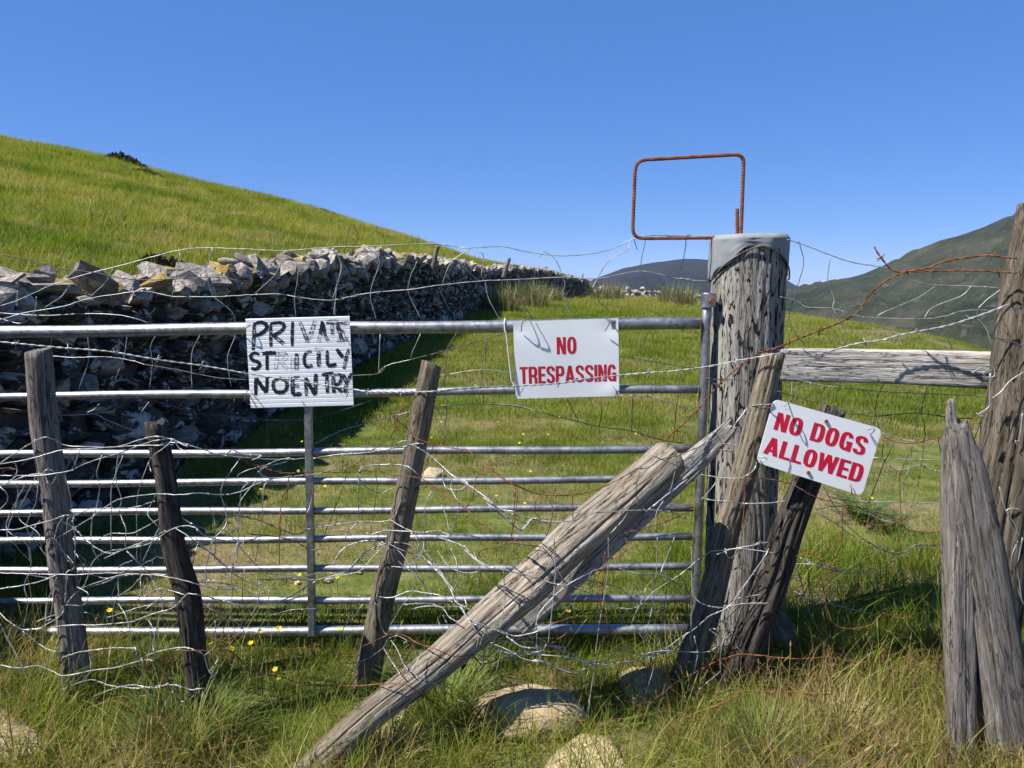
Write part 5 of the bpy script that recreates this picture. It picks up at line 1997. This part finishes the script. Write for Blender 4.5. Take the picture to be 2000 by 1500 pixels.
# ------------------------------------------------------------------ rocks in the grass
def rock(label, px, py, Y, w, h, d, seed, mat='stone_warm', flat=1.0, group=None):
    bm = bmesh.new()
    bmesh.ops.create_icosphere(bm, subdivisions=4, radius=0.5)
    co = np.array([tuple(v.co) for v in bm.verts])
    n = fbm(co[:, 0] * 2.2 + seed, co[:, 1] * 2.2, co[:, 2] * 2.2, seed=seed, o=5)
    # fracture planes cut across the boulder
    rr_ = np.random.default_rng(seed)
    for _ in range(9):
        pn = rr_.normal(size=3); pn[2] = abs(pn[2]); pn /= np.linalg.norm(pn)
        lim = rr_.uniform(0.34, 0.46)
        over_ = np.clip(co @ pn - lim, 0, None)
        co = co - over_[:, None] * pn * 0.9
    q = 3.2
    co = co * (1 + 0.20 * n)[:, None] * 1.1
    co = co * np.array([w, d, h])
    for v, c in zip(bm.verts, co):
        v.co = c
    me = bpy.data.meshes.new("rock")
    bm.to_mesh(me); bm.free()
    me.polygons.foreach_set("use_smooth", [True] * len(me.polygons))
    me.materials.append(M[mat])
    o = bpy.data.objects.new("rock", me)
    col.objects.link(o)
    p = at(px, py, Y)
    o.location = (p.x, Y, p.z)
    o.rotation_euler = (0.05 * seed % 0.2, 0.07 * seed % 0.2, seed)
    tag(o, label, "rock")
    return o
rock("pale sandy rock striped by log shadow under the diagonal log", 1035, 1392, 2.22, 0.33, 0.155, 0.26, 3)
rock("low sandy rock half buried at the foot of the leaning stake", 1262, 1352, 2.42, 0.26, 0.13, 0.22, 5)
rock("flat sandy boulder at the bottom edge, right of the diagonal log", 1140, 1566, 1.93, 0.46, 0.17, 0.32, 17)
rock("pinkish flat slab in the bottom left corner", 10, 1490, 2.03, 0.40, 0.24, 0.26, 12)
rock("small grey rock between the sign stake and the long grass", 1528, 1232, 2.72, 0.11, 0.16, 0.12, 9, 'stone_cope')
rock("small pale stone lying in the turf behind the middle stake", 842, 925, 5.0, 0.17, 0.08, 0.14, 11, 'stone_warm')
rock("dark small stone in the dry tussock at bottom right", 1570, 1512, 1.94, 0.14, 0.09, 0.12, 13, 'stone_cope')
rock("pale stone beside the foot of the far left stake", 118, 1380, 2.36, 0.10, 0.09, 0.10, 15, 'stone_warm')

# pebbles on the worn ground behind the gate
r = random.Random(8)
for k in range(26):
    x = r.uniform(-1.15, -0.25); y = r.uniform(2.9, 4.0)
    v, f = ANG[r.randrange(26)]
    s = r.uniform(0.018, 0.05)
    o = mesh_obj("pebble", (v * np.array([s, s * 0.8, s * 0.6]) + np.array([0, 0, 0])).tolist(), f, M['stone_warm'])
    o.location = (x, y, float(ground_z(x, y)) + s * 0.2)
    o.rotation_euler = (0, 0, r.uniform(0, 6))
    tag(o, "small pale pebble on the worn earth behind the gate", "pebble", "pebbles on the worn earth")

# ------------------------------------------------------------------ plants
def leafmat(name, c, tr=0.35):
    m = NT(name)
    cc = m.coord()
    n1 = m.noise(cc, 25, 3)
    k = m.ramp(n1, [(0.3, tuple(0.7 * x for x in c)), (0.7, tuple(1.25 * x for x in c))])
    m.l(k, m.bsdf.inputs["Base Color"])
    m.bsdf.inputs["Roughness"].default_value = 0.6
    t = m.n("BsdfTranslucent"); m.l(k, t.inputs["Color"])
    mx = m.n("MixShader", ins={0: tr})
    m.l(m.bsdf.outputs[0], mx.inputs[1]); m.l(t.outputs[0], mx.inputs[2])
    m.l(mx.outputs[0], m.out.inputs["Surface"])
    return m.m
M['fern'] = leafmat('fern leaf', (0.075, 0.12, 0.018))
M['rush'] = leafmat('rush stem', (0.14, 0.16, 0.05), 0.2)
M['straw'] = leafmat('straw', (0.40, 0.32, 0.16), 0.25)
M['tussock'] = leafmat('tussock blades', (0.15, 0.20, 0.035))
M['petal'] = leafmat('yellow petal', (0.75, 0.55, 0.01), 0.3)
M['stalk'] = leafmat('flower stalk', (0.10, 0.14, 0.03), 0.2)
M['peat'] = m_plain('dark peat and heather', (0.022, 0.020, 0.014), 0.95, 0, 0.1, 0.2, 0.8, 6)

def blades(n, lmin, lmax, w, spread, lean, curl, seed, segs=5):
    r = random.Random(seed)
    V, F = [], []
    for k in range(n):
        L = r.uniform(lmin, lmax); a = r.uniform(0, 6.283); rad = spread * math.sqrt(r.random())
        p = Vector((rad * math.cos(a), rad * math.sin(a), -0.02))
        da = a + r.gauss(0, 0.5)
        dh = Vector((math.cos(da), math.sin(da), 0)); sd = Vector((-dh.y, dh.x, 0))
        th = abs(r.gauss(lean * 0.6, lean)); cu = curl * r.uniform(0.4, 1.5); ww = w * r.uniform(0.6, 1.3)
        b0 = len(V)
        for s in range(segs + 1):
            t = s / segs
            wd = ww * (1 - t ** 2) + 0.0004
            V += [p - sd * wd / 2, p + sd * wd / 2]
            an = th + cu * t
            p = p + (dh * math.sin(an) + Vector((0, 0, 1)) * math.cos(an)) * (L / segs)
        for s in range(segs):
            i = b0 + 2 * s
            F.append((i, i + 1, i + 3, i + 2))
    return V, F
def gpoint(px, Y):
    """ground point seen in column px at depth Y"""
    x = (px - 1000) / FPX * Y * 0.93
    return Vector((x, Y, float(ground_z(x, Y))))

def tussock(name, px, Y, label, n=420, L=(0.10, 0.26), w=0.003, spread=0.075, seed=0, cat="grass tussock", mats=('tussock', 'straw'), lean=0.42, curl=0.9):
    p = gpoint(px, Y)
    root = empty(name, p)
    tag(root, label, cat)
    for nm, k, m_, lm in (("green_blades", n, mats[0], 1.0), ("dead_blades", n // 2, mats[1], 0.75)):
        V, F = blades(k, L[0] * lm, L[1] * lm, w, spread, lean * (1.0 if nm == "green_blades" else 1.5), curl, seed + (3 if nm == "green_blades" else 4))
        o = mesh_obj(nm, [v + p for v in V], F, M[m_], root)
        o["kind"] = "stuff"
tussock("grass_tussock", 1575, 2.0, "pale fine-leaved grass tussock at bottom right, left of the split post", 700, (0.10, 0.24), 0.0026, 0.08, 1)
tussock("grass_tussock", 1745, 2.12, "dry straw tussock just left of the split post's foot", 420, (0.08, 0.2), 0.0026, 0.09, 5, mats=('straw', 'straw'))
tussock("grass_tussock", 700, 2.0, "brown dead tussock left of the diagonal log's foot", 360, (0.06, 0.18), 0.0028, 0.08, 6, mats=('straw', 'tussock'))
tussock("grass_tussock", 260, 2.06, "green tussock between the two left stakes at bottom left", 420, (0.12, 0.30), 0.0036, 0.10, 7, mats=('tussock', 'tussock'))
tussock("grass_tussock", 840, 2.28, "dark green tussock between the brown stake and the diagonal log", 420, (0.12, 0.28), 0.0036, 0.10, 8, mats=('tussock', 'tussock'))
for k, (px, Y, s, lb) in enumerate(((965, 25.0, 1.0, "nearest tall pale rush clump against the far wall"), (985, 24.0, 1.1, "tall pale rush clump second along the far wall"), (1030, 29.0, 1.0, "rush clump below the far stake in the wall"), (1045, 27.5, 1.2, "bushy rush clump standing forward of the far wall"), (1085, 33.0, 0.9, "small rush clump below the middle of the far wall"), (1185, 42.0, 1.3, "rush clump where the far wall ends"), (1215, 44.0, 1.3, "wide rush clump right of the wall's end"), (1330, 36.0, 1.2, "pale rush clump left of the gatepost's hinge"), (1360, 30.0, 1.0, "pale feathery rush clump beside the gate hinge"))):
    tussock("rush_clump", px, Y, lb, 260, (0.5 * s, 1.15 * s), 0.018, 0.45 * s, 20 + k * 3, "rushes", ('rush', 'straw'), 0.22, 0.5)

# fern by the wall of the field's netting
def fern(px, Y, label, nfr=9, L=0.32, seed=1):
    p = gpoint(px, Y)
    root = empty("fern", p)
    tag(root, label, "fern")
    r = random.Random(seed)
    for k in range(nfr):
        a = 2 * math.pi * k / nfr + r.uniform(-0.3, 0.3)
        dh = Vector((math.cos(a), math.sin(a), 0)); sd = Vector((-dh.y, dh.x, 0))
        V, F = [], []
        q = p.copy(); th = r.uniform(0.25, 0.6); l = L * r.uniform(0.7, 1.1); n = 14
        for s in range(n):
            t = s / n
            an = th + 1.2 * t
            d = dh * math.sin(an) + Vector((0, 0, 1)) * math.cos(an)
            q2 = q + d * (l / n)
            wl_ = l * 0.24 * math.sin(math.pi * min(1, t * 0.85 + 0.15)) + 0.004
            for sgn in (-1, 1):
                i = len(V)
                tip = q + sd * sgn * wl_ + d * wl_ * 0.5 - Vector((0, 0, 0.1 * wl_))
                mid = q.lerp(tip, 0.45)
                V += [q, mid + d * (l / n) * 0.42, tip, mid - d * (l / n) * 0.42]
                F.append((i, i + 1, i + 2, i + 3))
            i = len(V)
            V += [q - sd * 0.0012, q + sd * 0.0012, q2 + sd * 0.0012, q2 - sd * 0.0012]
            F.append((i, i + 1, i + 2, i + 3))
            q = q2
        mesh_obj("frond", V, F, M['fern'], root)
fern(1760, 4.2, "green fern behind the netting right of the dog sign", 10, 0.34, 2)
fern(1822, 4.0, "smaller green fern close to the split post", 9, 0.28, 3)
fern(185, 2.5, "little fern in the shade beside the far left stake", 7, 0.16, 4)

# buttercups
r = random.Random(21)
spots = []
for (px, py, Y) in ((435, 1210, 2.5), (508, 1234, 2.48), (412, 1254, 2.42), (452, 1268, 2.42), (490, 1257, 2.45), (538, 1308, 2.38), (546, 1325, 2.36), (545, 1228, 2.48), (1092, 1202, 2.85), (628, 1206, 2.7), (665, 1230, 2.6), (1110, 1195, 2.9), (672, 1206, 2.75), (214, 1193, 2.5)):
    spots.append(at(px, py, Y))
for k in range(46):
    Y = r.uniform(2.9, 6.5); x = r.uniform(-0.55, 0.62) * Y
    if wall_x(Y) > x - 0.4:
        continue
    z = float(ground_z(x, Y)) + r.uniform(0.09, 0.17)
    spots.append(Vector((x, Y, z)))
for k, p in enumerate(spots):
    zg = float(ground_z(p.x, p.y))
    root = empty("buttercup", (p.x, p.y, zg))
    tag(root, "small yellow buttercup in the grass behind the gate" if p.y > 2.55 else "small yellow buttercup in the long grass under the gate's bottom bar", "flower", "buttercups in the grass" if p.y > 2.55 else "buttercups under the gate")
    lean = Vector((r.uniform(-0.03, 0.03), r.uniform(-0.03, 0.03), 0))
    g = Vector((p.x, p.y, zg)) + lean
    tube("stem", catmull([g, g.lerp(p, 0.5) + lean * -0.4, p], 3), 0.0011, M['stalk'], root, 4)
    V, F = [], []
    tl = Vector((r.uniform(-0.3, 0.3), -0.45 + r.uniform(-0.3, 0.3), 1)).normalized()
    e1 = tl.orthogonal().normalized(); e2 = tl.cross(e1)
    for q in range(5):
        a = q * 1.2566
        d = e1 * math.cos(a) + e2 * math.sin(a); s = e1 * -math.sin(a) + e2 * math.cos(a)
        i = len(V)
        V += [p, p + d * 0.007 + s * 0.005 + tl * 0.003, p + d * 0.011 + tl * 0.006, p + d * 0.007 - s * 0.005 + tl * 0.003]
        F.append((i, i + 1, i + 2, i + 3))
    mesh_obj("petals", V, F, M['petal'], root)

# dark heathery peat edges on the hillside: low banks of dark stems
M['heather'] = leafmat('dark heather stems', (0.028, 0.036, 0.013), 0.1)
M['heather_brown'] = leafmat('brown heather stems', (0.040, 0.030, 0.018), 0.1)
def heather(label, px, py, Y, w, h, seed, n=500):
    p = at(px, py, Y)
    p.z = float(ground_z(p.x, Y))
    root = empty("heather_bank", p)
    tag(root, label, "heather")
    r = random.Random(seed)
    for nm, m_ in (("dark_stems", 'heather'), ("brown_stems", 'heather_brown')):
        V, F = [], []
        for k in range(n):
            u = r.uniform(-1, 1)
            x = p.x + u * w * 0.5; y = Y + r.gauss(0, 0.16) * w * 0.3
            z = float(np.interp(u, [-1, -0.3, 0.4, 1], [0.2, 1.0, 0.8, 0.15])) * h * r.uniform(0.5, 1.1)
            b = Vector((x, y, p.z + (float(ground_z(x, y)) - p.z) - 0.05))
            d = Vector((r.gauss(0, 0.5), r.gauss(0, 0.5) - 0.3, 1)).normalized()
            s_ = Vector((1, 0, 0)) * (0.012 + 0.0016 * Y) * r.uniform(0.6, 1.3)
            t = b + d * z
            i = len(V)
            V += [b - s_, b + s_, t + s_ * 0.5, t - s_ * 0.5]
            F.append((i, i + 1, i + 2, i + 3))
        o = mesh_obj(nm, V, F, M[m_], root)
        o["kind"] = "stuff"
heather("long dark peat edge breaking the hill's skyline near the top", 250, 318, 34.0, 2.4, 0.55, 3)
heather("dark peat edge halfway down the hill's skyline", 490, 378, 43.0, 2.0, 0.22, 4)
heather("dark peat edge low on the hill's skyline", 645, 418, 46.0, 2.6, 0.30, 5)
heather("dark heathery bank on the slope just above the wall top", 330, 496, 7.6, 0.75, 0.26, 6, 700)
heather("small dark heather patch below the skyline peat edge", 300, 352, 29.0, 1.6, 0.32, 7)
